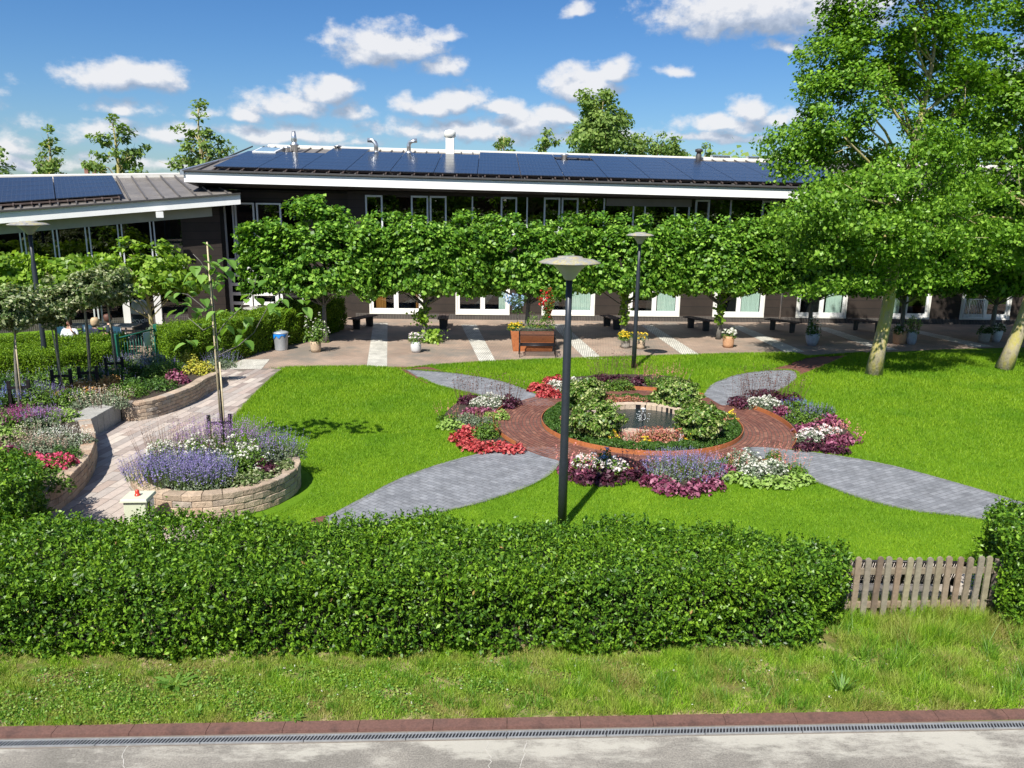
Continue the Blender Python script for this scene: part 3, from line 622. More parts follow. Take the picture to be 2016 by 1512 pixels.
rm = MB(); bx(rm, U0-4, U1, 4.5, 4.7, 0, 5.6); bx(rm, U0-4, ul-.01, 2.2, 4.5, 2.47, 2.53); bx(rm, U0-4, ul-.01, 2.2, 4.5, 5.3, 5.4); bx(rm, ul, U1, .25, 4.5, .1, .25); bx(rm, U0-4, ul-.01, 2.2, 4.5, .02, .1); bx(rm, ul, U1, .25, 4.5, 2.75, 3.2); bx(rm, U0-.2, U1, .3, 4.5, 5.5, 5.6)
for i in range(2, len(edges)-1, 2): bx(rm, (edges[i]+edges[i-1])/2-.08+.0, (edges[i]+edges[i-1])/2+.08, .21, 4.5, .26, 5.48)
rm.build('interior', m_room, B)
bx(MB(), U1-.2, U1, .2, 9, 0, 5.8).build('end_wall', m_brownw, B)
bx(MB(), U0-.4, U1, 9, 9.2, 0, 6.3).build('rear_wall', m_brownw, B)
for i, (a, b) in enumerate(DU):
    fr = MB(); w = .085
    bx(fr, a, b, -.05, .12, DZ0-.05, DZ0+.03); bx(fr, a, b, -.03, .12, DZ1-.1, DZ1-.002); bx(fr, a, a+w, -.03, .12, DZ0+.03, DZ1-.1); bx(fr, b-w, b, -.03, .12, DZ0+.03, DZ1-.1)
    f = fr.build('garden_door', m_cream, B); mid = (a+b)/2
    for s0, s1, vv in ((a+w+.003, mid-.002, 0), (mid+.002, b-w-.003, .02)):
        s = MB(); q = .10; bx(s, s0, s1, vv, vv+.06, DZ0+.033, DZ0+.20); bx(s, s0, s1, vv, vv+.06, DZ1-.20, DZ1-.104); bx(s, s0, s0+q, vv, vv+.06, DZ0+.20, DZ1-.20); bx(s, s1-q, s1, vv, vv+.06, DZ0+.20, DZ1-.20)
        s.build('sash', m_white, f)
        bx(MB(), s0+q, s1-q, vv+.025, vv+.035, DZ0+.20, DZ1-.20).build('pane', m_glass, f)
    cur = {0: [(.86, .97, m_orangec), (.10, .3, m_orangec)], 1: [(.80, .96, m_curtain)], 2: [(.50, .93, m_curtain)], 3: [(.55, .93, m_curtain)], 4: [(.56, .93, m_curtain)], 5: [(.62, .93, m_curtain)], 6: [(.08, .42, m_curtain)], 7: []}[i]
    for c0, c1, mm in cur:
        cb = MB(); n = 40; L = b-a; xs = [a+L*(c0+(c1-c0)*k/n) for k in range(n+1)]
        cb.add([(x, .22+.025*math.sin(k*1.9), z) for z in (DZ0+.12, DZ1-.05) for k, x in enumerate(xs)], [(k, k+1, n+2+k, n+1+k) for k in range(n)], True)
        cb.build('curtain', mm, f)
# upper floor glazing
uw = lambda px: FM.hit(px, 400)[0]
gl = MB(); bx(gl, wu0, wu1, .08, .09, SILL, HEAD); gl.build('upper_glass', m_glassd, B)
for a, b in [(719, 753), (809, 843), (846, 879), (986, 1018), (1071, 1103), (1106, 1139), (1370, 1398), (1502, 1536)]:
    a, b = uw(a), uw(b); f = MB(); w = .07 if b-a > .5 else .06
    for q in ((a, a+w, SILL+.05, HEAD), (b-w, b, SILL+.05, HEAD), (a+w, b-w, HEAD-.08, HEAD), (a+w, b-w, SILL+.05, SILL+.14)): bx(f, q[0], q[1], .0, .078, q[2], q[3])
    f.build('window_frame', m_alu, B)
for a in (930, 1038, 1190, 1248, 1271, 1330, 1358, 1440):
    a = uw(a); bx(MB(), a-.03, a+.03, .01, .078, SILL+.05, HEAD).build('mullion', m_alu, B)
bx(MB(), uw(1194), uw(1362), .005, .07, HEAD-.32, HEAD).build('blind_box', MAT('brown_grey_panel', [(.2, .17, .14), (.25, .22, .19)], 2, .6), B)
bx(MB(), wu0, wu1, -.05, .1, SILL-.04, SILL+.05).build('window_sill', m_alu, B)
# fascia, gutter, roof: the eave drops slightly to the right
EV = -1.05
ze = lambda u: 5.86-.0125*(u+7.0)            # underside of fascia at the eave
uL = FM.hit(362, 350, EV)[0]; uR = 34.5
fa = MB(); fa.hexa([(uL, EV, ze(uL)), (uR, EV, ze(uR)), (uR, EV+.06, ze(uR)), (uL, EV+.06, ze(uL)), (uL, EV, ze(uL)+.40), (uR, EV, ze(uR)+.40), (uR, EV+.06, ze(uR)+.40), (uL, EV+.06, ze(uL)+.40)])
fa.build('fascia', m_white, B)
sf = MB(); sf.hexa([(uL, EV+.06, ze(uL)), (uR, EV+.06, ze(uR)), (uR, 1.2, 5.62), (uL, 1.2, 5.62), (uL, EV+.06, ze(uL)+.03), (uR, EV+.06, ze(uR)+.03), (uR, 1.2, 5.66), (uL, 1.2, 5.66)]); sf.build('soffit', m_gutter, B)
ru, rz_ = FM.hit(532, 290, 7.3); RV = 7.3; ZR = rz_
zr = lambda u: ZR-.0125*(u-ru)
zroof = lambda u, v: (ze(u)+.44)+(zr(u)-ze(u)-.44)*(v-EV)/(RV-EV)
def rq(mb, u0, u1, v0, v1, h, th=.03, k0=0, k1=0):        # slab lying on the roof plane (k: sideways shear of verge)
    c = [(u0+k0*(v0-EV), v0), (u1+k1*(v0-EV), v0), (u1+k1*(v1-EV), v1), (u0+k0*(v1-EV), v1)]
    return mb.hexa([(u, v, zroof(u, v)+h-th) for u, v in c]+[(u, v, zroof(u, v)+h) for u, v in c])
KL = (ru-uL)/(RV-EV)
rq(MB(), uL, uR, EV+.05, RV, 0, .12, KL, 0).build('roof', m_roof, B)
rr = MB(); c = [(ru, RV), (uR, RV), (uR, RV+7), (ru, RV+7)]
rr.hexa([(ru, RV, zr(ru)-.14), (uR, RV, zr(uR)-.14), (uR, 9.3+6, 6.2), (ru, 9.3+6, 6.2), (ru, RV, zr(ru)-.02), (uR, RV, zr(uR)-.02), (uR, 15.3, 6.32), (ru, 15.3, 6.32)]); rr.build('rear_roof', m_roof, B)
g_ = MB(); rq(g_, uL, uR, EV-.10, EV+.10, .06, .05); g_.build('gutter', m_gutter, B)
vg = MB(); rq(vg, uL-.10, uL+.06, EV-.1, RV, .07, .2, KL, KL); vg.build('verge_trim', m_galv, B)
rc = MB(); rq(rc, ru-.1, uR, RV-.12, RV+.12, .13, .16); rc.build('ridge_cap', m_ridge, B)
sm = MB(); u = uL+.5
while u < uR:
    v0 = EV+.1 if True else 0; rq(sm, u, u+.045, EV+.1, RV-.14, .07, .065); u += .60
sm.build('roof_seams', m_seam, B)
# solar modules, rows climbing the slope
PV = []; PW, PH = 1.835, .965; gu = lambda px, py: None
u_first = uL+1.15
for c_ in range(15):
    for r_ in range(8):
        u0 = u_first+c_*(PW+.025)+KL*0; v0 = EV+.34+r_*(PH+.03)
        if u0 < uL+KL*(v0+PH-EV)+.25: continue
        if v0+PH > RV-.15: continue
        if c_ in (3, 4, 5) and r_ >= 6: continue
        if c_ in (0, 1) and r_ >= 5: continue
        if c_ == 8 and r_ == 5: continue
        if c_ in (12, 13) and r_ >= 6: continue
        PV.append((u0, v0))
for u0, v0 in PV[:100]:
    q = MB(); cu, cv = u0, v0
    rq(q, u0, u0+PW, v0, v0+PH, .19, .035); o = q.build('solar_panel', m_solar, B)
hk = MB()
for k in range(60):
    u = uL+1.2+k*.6
    if u < uR-1: rq(hk, u, u+.05, EV+.1, EV+.5, .13, .05)
rq(hk, uL+1.2, uR-1, EV+.44, EV+.50, .12, .05); hk.build('panel_rail', m_wooddk, B)
def roofpt(px, py):
    w = ray(px, py); best = None
    for v in np.linspace(EV, RV, 160):
        u, z = FM.hit(px, py, v); e = abs(z-zroof(u, v))
        if best is None or e < best[0]: best = (e, u, v)
    return best[1], best[2], zroof(best[1], best[2])
def sky_light(px0, px1, py0, py1):
    a = roofpt(px0, py1); b = roofpt(px1, py1); c = roofpt((px0+px1)/2, py0); q = MB(); rq(q, a[0], b[0], a[1], c[1], .24, .2); f = q.build('skylight', m_alu, B)
    q = MB(); rq(q, a[0]+.1, b[0]-.1, a[1]+.1, c[1]-.1, .255, .01); q.build('pane', MAT('skylight_glass', [(.25, .36, .42)], rough=.08), f)
sky_light(497, 545, 300, 308); sky_light(1398, 1440, 304, 313); sky_light(1468, 1496, 305, 312)
def flue(px, py, fn, nm, mat=m_galv):
    u, v, z = roofpt(px, py); mb = MB(); fn(mb, u, v, z); return mb.build(nm, mat, B)
flue(580, 299, lambda m, u, v, z: m.lathe([(.17, -.3), (.17, .28), (.22, .3), (.22, .36), (.13, .42), (.13, .5), (.15, .52), (.085, 1.0)], (u, v, z), 16), 'tall_flue')
flue(565, 302, lambda m, u, v, z: m.lathe([(.15, -.3), (.15, .22), (.19, .24), (.19, .3), (.05, .34)], (u, v, z), 16), 'flue')
flue(665, 298, lambda m, u, v, z: m.lathe([(.15, -.3), (.15, .22), (.2, .23), (.2, .28), (.04, .32)], (u, v, z), 16), 'flue')
for px, sg in ((741, -1), (805, 1)):
    flue(px, 304, lambda m, u, v, z: (m.lathe([(.2, -.3), (.17, .1), (.12, .16)], (u, v, z), 16), m.tube([(u, v, z+.1), (u, v, z+.45), (u+sg*.06, v, z+.58), (u+sg*.2, v, z+.66), (u+sg*.42, v, z+.68)], .105, 12)), 'bent_vent_pipe')
flue(886, 306, lambda m, u, v, z: m.box((u, v, z+.3), (.42, .42, 1.1)), 'chimney_stack', m_cream)
flue(886, 306, lambda m, u, v, z: (m.lathe([(.2, .852), (.29, .92), (.29, 1.12), (.24, 1.2), (.12, 1.24)], (u, v, z), 18)), 'chimney_cowl', m_cream)
flue(1111, 318, lambda m, u, v, z: m.lathe([(.12, -.2), (.12, .25), (.2, .27), (.2, .34), (.05, .38)], (u, v, z), 16), 'flue')
flue(1375, 316, lambda m, u, v, z: m.lathe([(.15, -.3), (.15, .3), (.12, .32), (.12, .42), (.2, .44), (.2, .56), (.1, .6)], (u, v, z), 16), 'flue', m_gutter)
# downspout
uD = FM.hit(1536, 600)[0]; MB().tube([(uD, -.1, .1), (uD, -.1, SILL)], .045, 10).build('downspout', m_galv, B)
# recessed entrance part at the left end
EVR = .35; hu = lambda px: FM.hit(px, 520, EVR)[0]
en = MB(); bx(en, hu(360)-.4, hu(444), EVR, EVR+.2, 0, 5.6); bx(en, hu(444), ul, EVR+.0, EVR+.2, 5.1, 5.6); bx(en, hu(600), ul, EVR, EVR+.2, 0, 5.1)
en.build('entrance_wall', m_brownw, B)
bx(MB(), hu(435), hu(446), EVR-.12, EVR, 0, 5.4).build('corner_post', m_gutter, B)
MB().tube([(hu(430), EVR-.2, 0), (hu(430), EVR-.2, 5.3)], .035, 8).build('downspout', m_galv, B)
def framed(u0, u1, z0, z1, vv, mat=m_white, nm='window', w=.09, bars=0, glass=m_glassd):
    f = MB()
    for q in ((u0, u0+w, z0, z1), (u1-w, u1, z0, z1), (u0+w, u1-w, z1-w, z1), (u0+w, u1-w, z0, z0+w)): bx(f, q[0], q[1], vv-.06, vv+.06, q[2], q[3])
    for k in range(bars): z = z0+w+(z1-z0-2*w)*(k+1)/(bars+1); bx(f, u0+w, u1-w, vv-.055, vv+.055, z-.07, z+.07)
    o = f.build(nm, mat, B); bx(MB(), u0+w, u1-w, vv-.005, vv+.005, z0+w, z1-w).build('pane', glass, o); return o
e1 = FM.hit(452, 500, EVR); e2 = FM.hit(490, 500, EVR)
framed(hu(449), hu(468), 2.55, 5.05, EVR-.05, m_alu, w=.07); framed(hu(470), hu(508), 2.55, 5.05, EVR-.05, m_alu, w=.07); framed(hu(512), hu(560), 2.55, 5.05, EVR-.05, m_alu, w=.07)
framed(hu(449), hu(494), .05, 2.45, EVR-.05, m_white, 'entrance_door', .14, 4); framed(hu(497), hu(546), .05, 2.45, EVR-.05, m_white, 'entrance_door', .14, 4); framed(hu(550), hu(598), .05, 2.45, EVR-.05, m_white, 'entrance_window', .1, 1)
bx(MB(), hu(447), hu(600), EVR-.1, EVR+.1, 2.46, 2.54).build('door_lintel', m_alu, B)

# left wing ----------------------------------------------------------
a_ = Y(432, 420, 33.8); b_ = Y(0, 450, 29.8)
FL = Frame((b_[0], b_[1]), (a_[0]-b_[0], a_[1]-b_[1]))
LW = thing('dining_wing', 'low wing with tilted metal roof, white fascia and wide dark windows', 'building', (FL.o[0], FL.o[1], 0), FL.rz)
def lx(mb, u0, u1, v0, v1, z0, z1): return bx(mb, u0, u1, v0, v1, z0, z1)
LE1 = math.hypot(a_[0]-b_[0], a_[1]-b_[1]); LE0 = -9.0
EL = -.75
pe0 = FL.hit(0, 440, EL); pe1 = FL.hit(474, 402, EL)
sl = (pe1[1]-pe0[1])/(pe1[0]-pe0[0]); zle = lambda u: pe0[1]+sl*(u-pe0[0])
def tq(mb, u0, u1, v0, v1, zb, zt): return mb.hexa([(u0, v0, zb(u0)), (u1, v0, zb(u1)), (u1, v1, zb(u1)), (u0, v1, zb(u0)), (u0, v0, zt(u0)), (u1, v0, zt(u1)), (u1, v1, zt(u1)), (u0, v1, zt(u0))])
tq(MB(), LE0-1, pe1[0], EL, EL+.06, zle, lambda u: zle(u)+.40).build('fascia', m_white, LW)
tq(MB(), LE0-1, pe1[0], EL-.1, EL+.08, lambda u: zle(u)+.405, lambda u: zle(u)+.47).build('gutter', m_gutter, LW)
tq(MB(), LE0-1, pe1[0], EL+.06, 3, lambda u: zle(u), lambda u: zle(u)+.05).build('soffit', m_gutter, LW)
tq(MB(), LE0, LE1-.3, -.02, .12, lambda u: zle(u)-.42, lambda u: zle(u)-.002).build('fascia_panel', m_greyp, LW)
r0 = FL.hit(0, 352, 5.5); r1 = FL.hit(405, 346, 5.5); srr = (r1[1]-r0[1])/(r1[0]-r0[0]); zlr = lambda u: r0[1]+srr*(u-r0[0])
zlf = lambda u, v: (zle(u)+.46)+(zlr(u)-zle(u)-.46)*(v-EL)/(5.5-EL)
def lq(mb, u0, u1, v0, v1, h, th=.03):
    c = [(u0, v0), (u1, v0), (u1, v1), (u0, v1)]; return mb.hexa([(u, v, zlf(u, v)+h-th) for u, v in c]+[(u, v, zlf(u, v)+h) for u, v in c])
lq(MB(), LE0-1, pe1[0]-.3, EL+.05, 5.5, 0, .12).build('roof', m_roof, LW)
lq(MB(), LE0-1, LE1+.3, 5.35, 5.65, .14, .2).build('ridge_cap', m_ridge, LW)
sm = MB(); u = LE0-.8
while u < pe1[0]-.4: lq(sm, u, u+.05, EL+.1, 5.34, .08, .075); u += .62
sm.build('roof_seams', m_seam, LW)
pu = FL.hit(245, 400, EL+.4)[0]
for c_ in range(5):
    for r_ in range(5):
        q = MB(); u0 = pu-(c_+1)*2.35; lq(q, u0, u0+2.31, EL+.55+r_*.98, EL+.55+r_*.98+.965, .2, .035); q.build('solar_panel', m_solar, LW)
hk = MB()
for k in range(20): lq(hk, pu-.2-k*.6, pu-.15-k*.6, EL+.2, EL+.6, .13, .05)
lq(hk, pu-12.2, pu-.15, EL+.44, EL+.5, .12, .05); hk.build('panel_rail', m_wooddk, LW)
wL = MB(); uD0 = FL.hit(357, 450)[0]
lx(wL, uD0, LE1, 0, .15, 0, 4.85); wL.build('wall', m_brownw, LW)
lx(MB(), LE0, uD0, .02, .12, 0, .35).build('plinth', m_plinth, LW)
rm = MB(); lx(rm, LE0, LE1+.2, 5.1, 5.2, 0, 5.45); lx(rm, LE1, LE1+.2, .2, 5.1, 0, 5.0); lx(rm, LE0, LE1-.3, .2, 5.2, .0, .1); lx(rm, LE0-.1, LE0, 0, 5.2, 0, 3.4); rm.build('interior', m_room, LW)
tq(MB(), LE0, uD0, .05, .06, lambda u: .35, lambda u: zle(u)-.42).build('glazing', m_glassd, LW)
for px in (-84, -20, 44, 109, 173, 237, 301):
    u = FL.hit(px, 470)[0]
    for s in (-.09, .05): tq(MB(), u+s, u+s+.05, -.03, .045, lambda q: .35, lambda q: zle(q)-.425).build('mullion', m_alu, LW)
for px in (62, 320): u = FL.hit(px+14, 470, .6)[0]; MB().tube([(u, .6, .1), (u, .6, zle(u)-.4)], .07, 10).build('teal_column', MAT('teal_paint', [(.03, .16, .2)], rough=.5), LW)
lx(MB(), LE0, uD0, -.03, .045, 2.3, 2.42).build('transom', m_alu, LW)
for px in (248, 310): u = FL.hit(px, 600)[0]; lx(MB(), u-.13, u+.13, -.06, .0, .0, 2.28).build('door_post', m_white, LW)
w_ = FL.hit(314, 420, EL-.1); MB().box((w_[0], EL-.12, w_[1]-.05), (.26, .18, .24)).build('floodlight', m_white, LW)

# far house, tree line ------------------------------------------------
fx, fy, fz = Y(157, 345, 75)
H = thing('far_house', 'small far house with two chimneys beyond the low metal roof', 'house', (fx, fy, 0))
MB().box((1.4, 2, 3.4), (9, 6, 6.8)).build('wall', MAT('far_brick', [(.2, .12, .09), (.26, .16, .12)], 2, .9), H)
rfm = MB(); rfm.add([(-3.2, -1.2, 6.8), (6, -1.2, 6.8), (6, 5.2, 6.8), (-3.2, 5.2, 6.8), (-3.2, 2, fz), (6, 2, fz)], [(0, 1, 5, 4), (2, 3, 4, 5), (0, 4, 3), (1, 2, 5)]); rf = rfm.build('roof', MAT('far_roof_tile', [(.09, .06, .055), (.13, .09, .08)], 2, .9), H)
for s in (-.35, .4): MB().box((s, 2, fz+.3), (.34, .34, 1.3)).build('chimney', MAT('chimney_brick', [(.25, .12, .09)], rough=.9), rf)

# ================================================================ STREET LAMPS
m_lampin = MAT('frosted_lamp_cone', [(.33, .33, .27), (.40, .40, .34)], 4, .35)
m_lich = MAT('lichen_grey_lid', [(.15, .15, .14), (.27, .265, .25), (.33, .29, .14), (.36, .36, .35)], 7, .8, fine=50, pos=[.32, .5, .6, .7])
def street_lamp(label, base, h, rad=.47):
    t = thing('street_lamp', label, 'street lamp', base, 0, 'street lamps around the lawn')
    MB().lathe([(.075, 0), (.074, 1.15), (.066, 1.2), (.064, h-1.15), (.048, h-1.1), (.048, h-.32)], n=18).build('pole', m_pole, t)
    MB().lathe([(.055, h-.36), (.09, h-.33), (.10, h-.30), (rad*.38, h-.20), (rad*.62, h-.095), (rad*.62, h-.09)], n=36).build('light_cone', m_lampin, t)
    MB().lathe([(rad*.60, h-.085), (rad, h-.10), (rad, h-.085), (rad*.8, h-.045), (rad*.42, h-.02), (rad*.40, h+.0), (rad*.1, h+.01)], n=36).build('lid', m_lich, t)
    return t
street_lamp('tall charcoal street lamp standing just behind the front hedge', (*G(1106, 1038), 0), 4.42)
street_lamp('street lamp on the back lawn casting a round shadow on the terrace', (*G(1247, 727), 0), 4.36, .43)
lp = Y(52, 437, 21.5); street_lamp('street lamp on the left in front of the dining wing', (lp[0]+.05, 21.5, 0), lp[2]+.02, .52)

# ================================================================ HEDGES
hedge('privet_hedge', 'wide leafy front hedge between the verge and the garden', [(-8, 7.75), (-3, 7.9), (3.55, 8.2), (4.2, 8.75), (4.35, 9.15), (3.4, 9.45), (2.3, 9.75), (-1, 9.8), (-8, 9.7)], 1.0, .052, 1.75, shoots=30, bmp=.14, cull=lambda n: n[1] > .5)
hedge('privet_hedge', 'taller dark hedge running back from the left end of the front hedge', [(-10.5, 9.6), (-6.75, 9.65), (-6.95, 10.9), (-7.7, 11.7), (-10.5, 12.0)], 1.26, .052, 1.8, shoots=30, bmp=.13)
hedge('privet_hedge', 'hedge end at the right of the picket fence', [(6.22, 8.75), (9.5, 8.75), (9.5, 10.2), (6.8, 10.15), (6.45, 9.9)], 1.2, .052, 1.8, shoots=30, bmp=.13)
hedge('garden_hedge', 'clipped hedge behind the flower bed left of the green gate', [(-19, 19.2), (-12.7, 20.5), (-11.55, 21.6), (-11.9, 22.6), (-13.2, 22.3), (-19, 21.0)], 1.0, .04, 1.8, m_hedge2, shoots=10)
hedge('garden_hedge', 'second clipped hedge row in front of the seated people', [(-19.5, 21.9), (-13.3, 23.1), (-12.1, 23.4), (-12.2, 24.2), (-13.5, 23.7), (-19.5, 22.6)], 1.0, .04, 1.6, m_hedge2, shoots=10)
hedge('garden_hedge', 'long hedge from the green gate to the terrace bench', [(-11.2, 23.9), (-10.2, 22.6), (-9.3, 24.6), (-8.55, 26.6), (-7.4, 29.6), (-6.85, 31.6), (-7.9, 32.2), (-8.8, 29.8), (-9.8, 27.0), (-10.6, 25.3)], 1.28, .045, 2.0, m_hedge2, shoots=14, bmp=.14)

# ================================================================ TREES
pl_x = [(-7.0, 28.6), (-3.31, 29.0), (.55, 29.6), (4.38, 30.19), (8.2, 30.5), (12.0, 31.0), (15.9, 31.3), (19.8, 31.6)]
LBL = ['first pleached lime by the hedge with the highest shoots', 'pleached lime above the white pot, ivy on its trunk', 'pleached lime behind the rusty planter', 'pleached lime beside the yellow flower pots, trunk wrapped in leaves',
       'pleached lime with pale trunk beside the white hydrangea pot', 'pleached lime behind the white and grey flower pot', 'pleached lime behind the leaning big tree trunk', 'pleached lime at the far right in deep shade']
for i, (x, y) in enumerate(pl_x):
    n_ = 500; x0_, x1_ = (-2.75, 2.05) if i == 0 else (-2.15, 2.15)
    cc = np.stack([rng.uniform(x0_, x1_, n_), rng.choice([-1, -1, -1, 1, 0], n_)*.95*rng.uniform(.55, 1, n_), rng.uniform(1.95, 4.3, n_)], 1); cc[:, 2] += .06*np.sin(cc[:, 0]*2.7+i)+.05*np.sin(cc[:, 0]*6+2*i)
    k_ = 16; cc[:k_, 2] = rng.uniform(4.4, 4.75, k_); cc[:k_, 1] *= .5
    if i == 0: q_ = 46; cc[:q_] = np.stack([rng.normal(-.2, .55, q_), rng.normal(0, .25, q_), rng.uniform(4.3, 5.3, q_)], 1); cc[:q_, 0] = -.2+(cc[:q_, 0]+.2)*(5.6-cc[:q_, 2]); cc[q_:, 0] -= 0
    cr = [(0, 0, 3, 2, .6, 1.3)]
    t = tree('pleached_lime', LBL[i], (x, y, 0), 4.6, cr, m_lime, m_limeb, .14, 27000, .085, group='pleached limes in front of the building', CC=cc, ncl=len(cc), spread=.33, ratio=.95, sub=0, noise=.15, seed=i+3, droop=.8)
    if i in (1, 3, 4):
        P = np.stack([rng.normal(0, .10, 260), rng.normal(-.05, .10, 260), rng.uniform(.6, 2.0, 260)], 1)
        if i == 1: P = np.concatenate([P[:120], np.stack([rng.normal(-.15, .18, 160), rng.normal(-.1, .14, 160), rng.normal(1.0, .14, 160)], 1), np.stack([rng.normal(.25, .22, 200), rng.normal(-.2, .2, 200), rng.uniform(.02, .5, 200)], 1)])
        N = np.tile([0, -1, .6], (len(P), 1)); leafobj('trunk_shoots', leaves(P, N, .12, .9), m_plane, t)

# big sweetgums on the right
g1 = G(1722, 738); g2 = G(1978, 728)
def yz(px, py, y, r): X, _, Z = Y(px, py, y); return X, Z, r
def crown_px(base, L):
    out = []
    for px, py, dy, rx, rz in L:
        X, _, Z = Y(px, py, base[1]+dy); s = (base[1]+dy)/F; out.append((X-base[0], dy, Z, rx*s*1.02, min(rx, rz)*s*1.1, rz*s))
    return out
tree('sweetgum_tree', 'big sweetgum with tall forked trunk rising from the right lawn', (*g1, 0), 11,
     crown_px(g1, [(1760, 20, 0, 110, 90), (1650, 190, -.5, 75, 90), (1700, 110, .6, 90, 70), (1825, 110, .4, 75, 85), (1660, 320, .2, 85, 55), (1590, 330, 0, 55, 60), (1700, 420, -1.2, 150, 90), (1840, 330, -1, 85, 70), (1600, 440, -.5, 75, 70), (1680, 520, -1, 110, 60), (1820, 470, -1.3, 120, 80), (1545, 290, 0, 34, 48), (1612, 150, 0, 52, 55), (1630, 250, .2, 55, 45), (1590, 270, 0, 40, 40), (1880, 260, .5, 60, 60), (1895, 90, .3, 50, 75), (1790, 210, .3, 60, 40), (1900, 180, .3, 45, 50), (1890, 380, .5, 60, 60), (1610, 560, -.4, 50, 40), (1770, 560, -1.2, 50, 45), (1760, -120, 0, 140, 110)]),
     m_gum, m_bark, .115, 84000, .20, (.75, .3), group='big trees on the right lawn', ncl=520, spread=.56, ratio=.75, fork=.62, trunk_to=10.5, noise=.2, seed=11)
tree('sweetgum_tree', 'leaning sweetgum at the right edge of the lawn', (*g2, 0), 11,
     crown_px(g2, [(1990, 60, 0, 110, 120), (2080, 250, 0, 160, 160), (1960, 290, 0, 110, 110), (1990, 430, -1.2, 110, 90), (2100, 480, -.5, 130, 100), (1900, 470, .8, 70, 70), (2050, -80, 0, 160, 120), (2180, 200, 0, 150, 180), (1935, 180, .6, 70, 80)]),
     m_gum, m_bark, .12, 62000, .21, (2.2, .3), group='big trees on the right lawn', ncl=330, spread=.58, ratio=.75, fork=.55, noise=.2, seed=12)
for i, (x, y, lab) in enumerate([(19.5, 28.6, 'dense shaded tree between the leaning tree and the terrace'), (25.5, 30.0, 'dense shaded tree outside the right end of the terrace')]):
    tree('sweetgum_tree', lab, (x, y, 0), 10, [(0, 0, 5.6, 2.6, 2.2, 2.2), (-.6, 0, 8.0, 2.2, 2, 2.0), (.8, .5, 3.7, 2.5, 2, 1.3), (-1.8, 0, 4.0, 1.6, 1.6, 1.4)], m_gum, m_bark, .19, 14000, .17, group='big trees on the right lawn', ncl=130, spread=.6, seed=20+i)

# trees beyond the roofs
def farpx(name, lab, px, ytop, ybot, wpx, depth, nl, ls, cols=m_far, cone=.5, group='trees beyond the roofs', seed=5, n=7, ncl=60, sp=.55):
    X, _, Z1 = Y(px, ytop, depth); _, _, Z0 = Y(px, ybot, depth); w = wpx/2*depth/F*1.25; H_ = Z1-Z0; L = []
    for k in range(n):
        f = (k+.5)/n; r = w*(1-cone*f)*(.75 if k == 0 else 1); L.append((.12*w*math.sin(k*2.1+seed), 0, Z0+H_*f*.97, r*.92, r*.9, H_/n*.75))
    if Z0 > 2.5: L.append((0, 0, Z0-1.2, w*.9, w*.9, 1.3))
    return tree(name, lab, (X, depth, 0), Z1, L, cols, m_bark, ls*.9, int(nl*.85), .12+Z1*.008, group=group, ncl=ncl, spread=sp, seed=seed, fork=.3, trunk_to=Z1*.97)
farpx('young_oak', 'smallest sparse tree behind the left roof, beside the two chimneys', 92, 252, 350, 80, 47, 2000, .26, cone=.75, seed=1, ncl=52, sp=.42)
farpx('young_oak', 'wide sparse tree behind the middle of the low left roof', 222, 228, 350, 120, 45, 2900, .26, cone=.7, seed=2, ncl=70, sp=.44)
farpx('young_oak', 'fuller tree against the sky where the two roofs meet', 388, 202, 350, 112, 45, 4200, .26, cone=.75, seed=3, ncl=85, sp=.5)
farpx('young_oak', 'tree just beyond the left edge behind the low roof', -28, 290, 350, 70, 45, 1600, .26, cone=.5, seed=4)
farpx('poplar_tree', 'tall bushy poplar rising behind the long roof', 1188, 180, 305, 135, 80, 15000, .42, cone=.5, seed=6, ncl=150, sp=1.1)
farpx('slim_tree', 'slim tree left of the poplar, nearer the chimney', 993, 258, 300, 40, 60, 900, .3, cone=.5, seed=7, ncl=24, sp=.5)
farpx('slim_tree', 'slim pointed tree just left of the poplar', 1076, 259, 300, 42, 60, 900, .3, cone=.7, seed=8, ncl=24, sp=.45)
farpx('round_tree', 'rounded tree touching the right side of the poplar', 1250, 268, 308, 54, 84, 2600, .4, cone=.4, seed=9, ncl=40, sp=1.0)
farpx('slim_tree', 'narrow tree second to the right of the poplar', 1296, 256, 308, 36, 80, 1500, .35, cone=.6, seed=10, ncl=26, sp=.7)
farpx('slim_tree', 'narrow swaying tree left of the dark roof flue', 1330, 262, 308, 44, 84, 2000, .38, cone=.7, seed=13, ncl=30, sp=.8)
farpx('slim_tree', 'thin light tree right above the dark roof flue', 1390, 274, 308, 24, 80, 700, .32, cone=.5, seed=14, ncl=14, sp=.6)
P = []
for k in range(260):
    x = Y(1330+k*2.6, 290, 110)[0]; zt = Y(1400, 297+5*math.sin(k*.31)+3*math.sin(k*.83), 110)[2]
    q = rng.normal(0, 1, (130, 3))*np.array([1.2, 2, .8])+np.array([x, 110+rng.uniform(-4, 4), zt-2.4-rng.uniform(0, 3)]); P.append(q)
P = np.concatenate(P); P = P[P[:, 2] < 18]; o = leafobj('far_woodland', leaves(P, np.tile([0, -.6, .8], (len(P), 1)), .8, .8), m_far, None); o['kind'] = 'stuff'; o['label'] = 'distant dark wood along the horizon right of the poplar'; o['category'] = 'woodland'

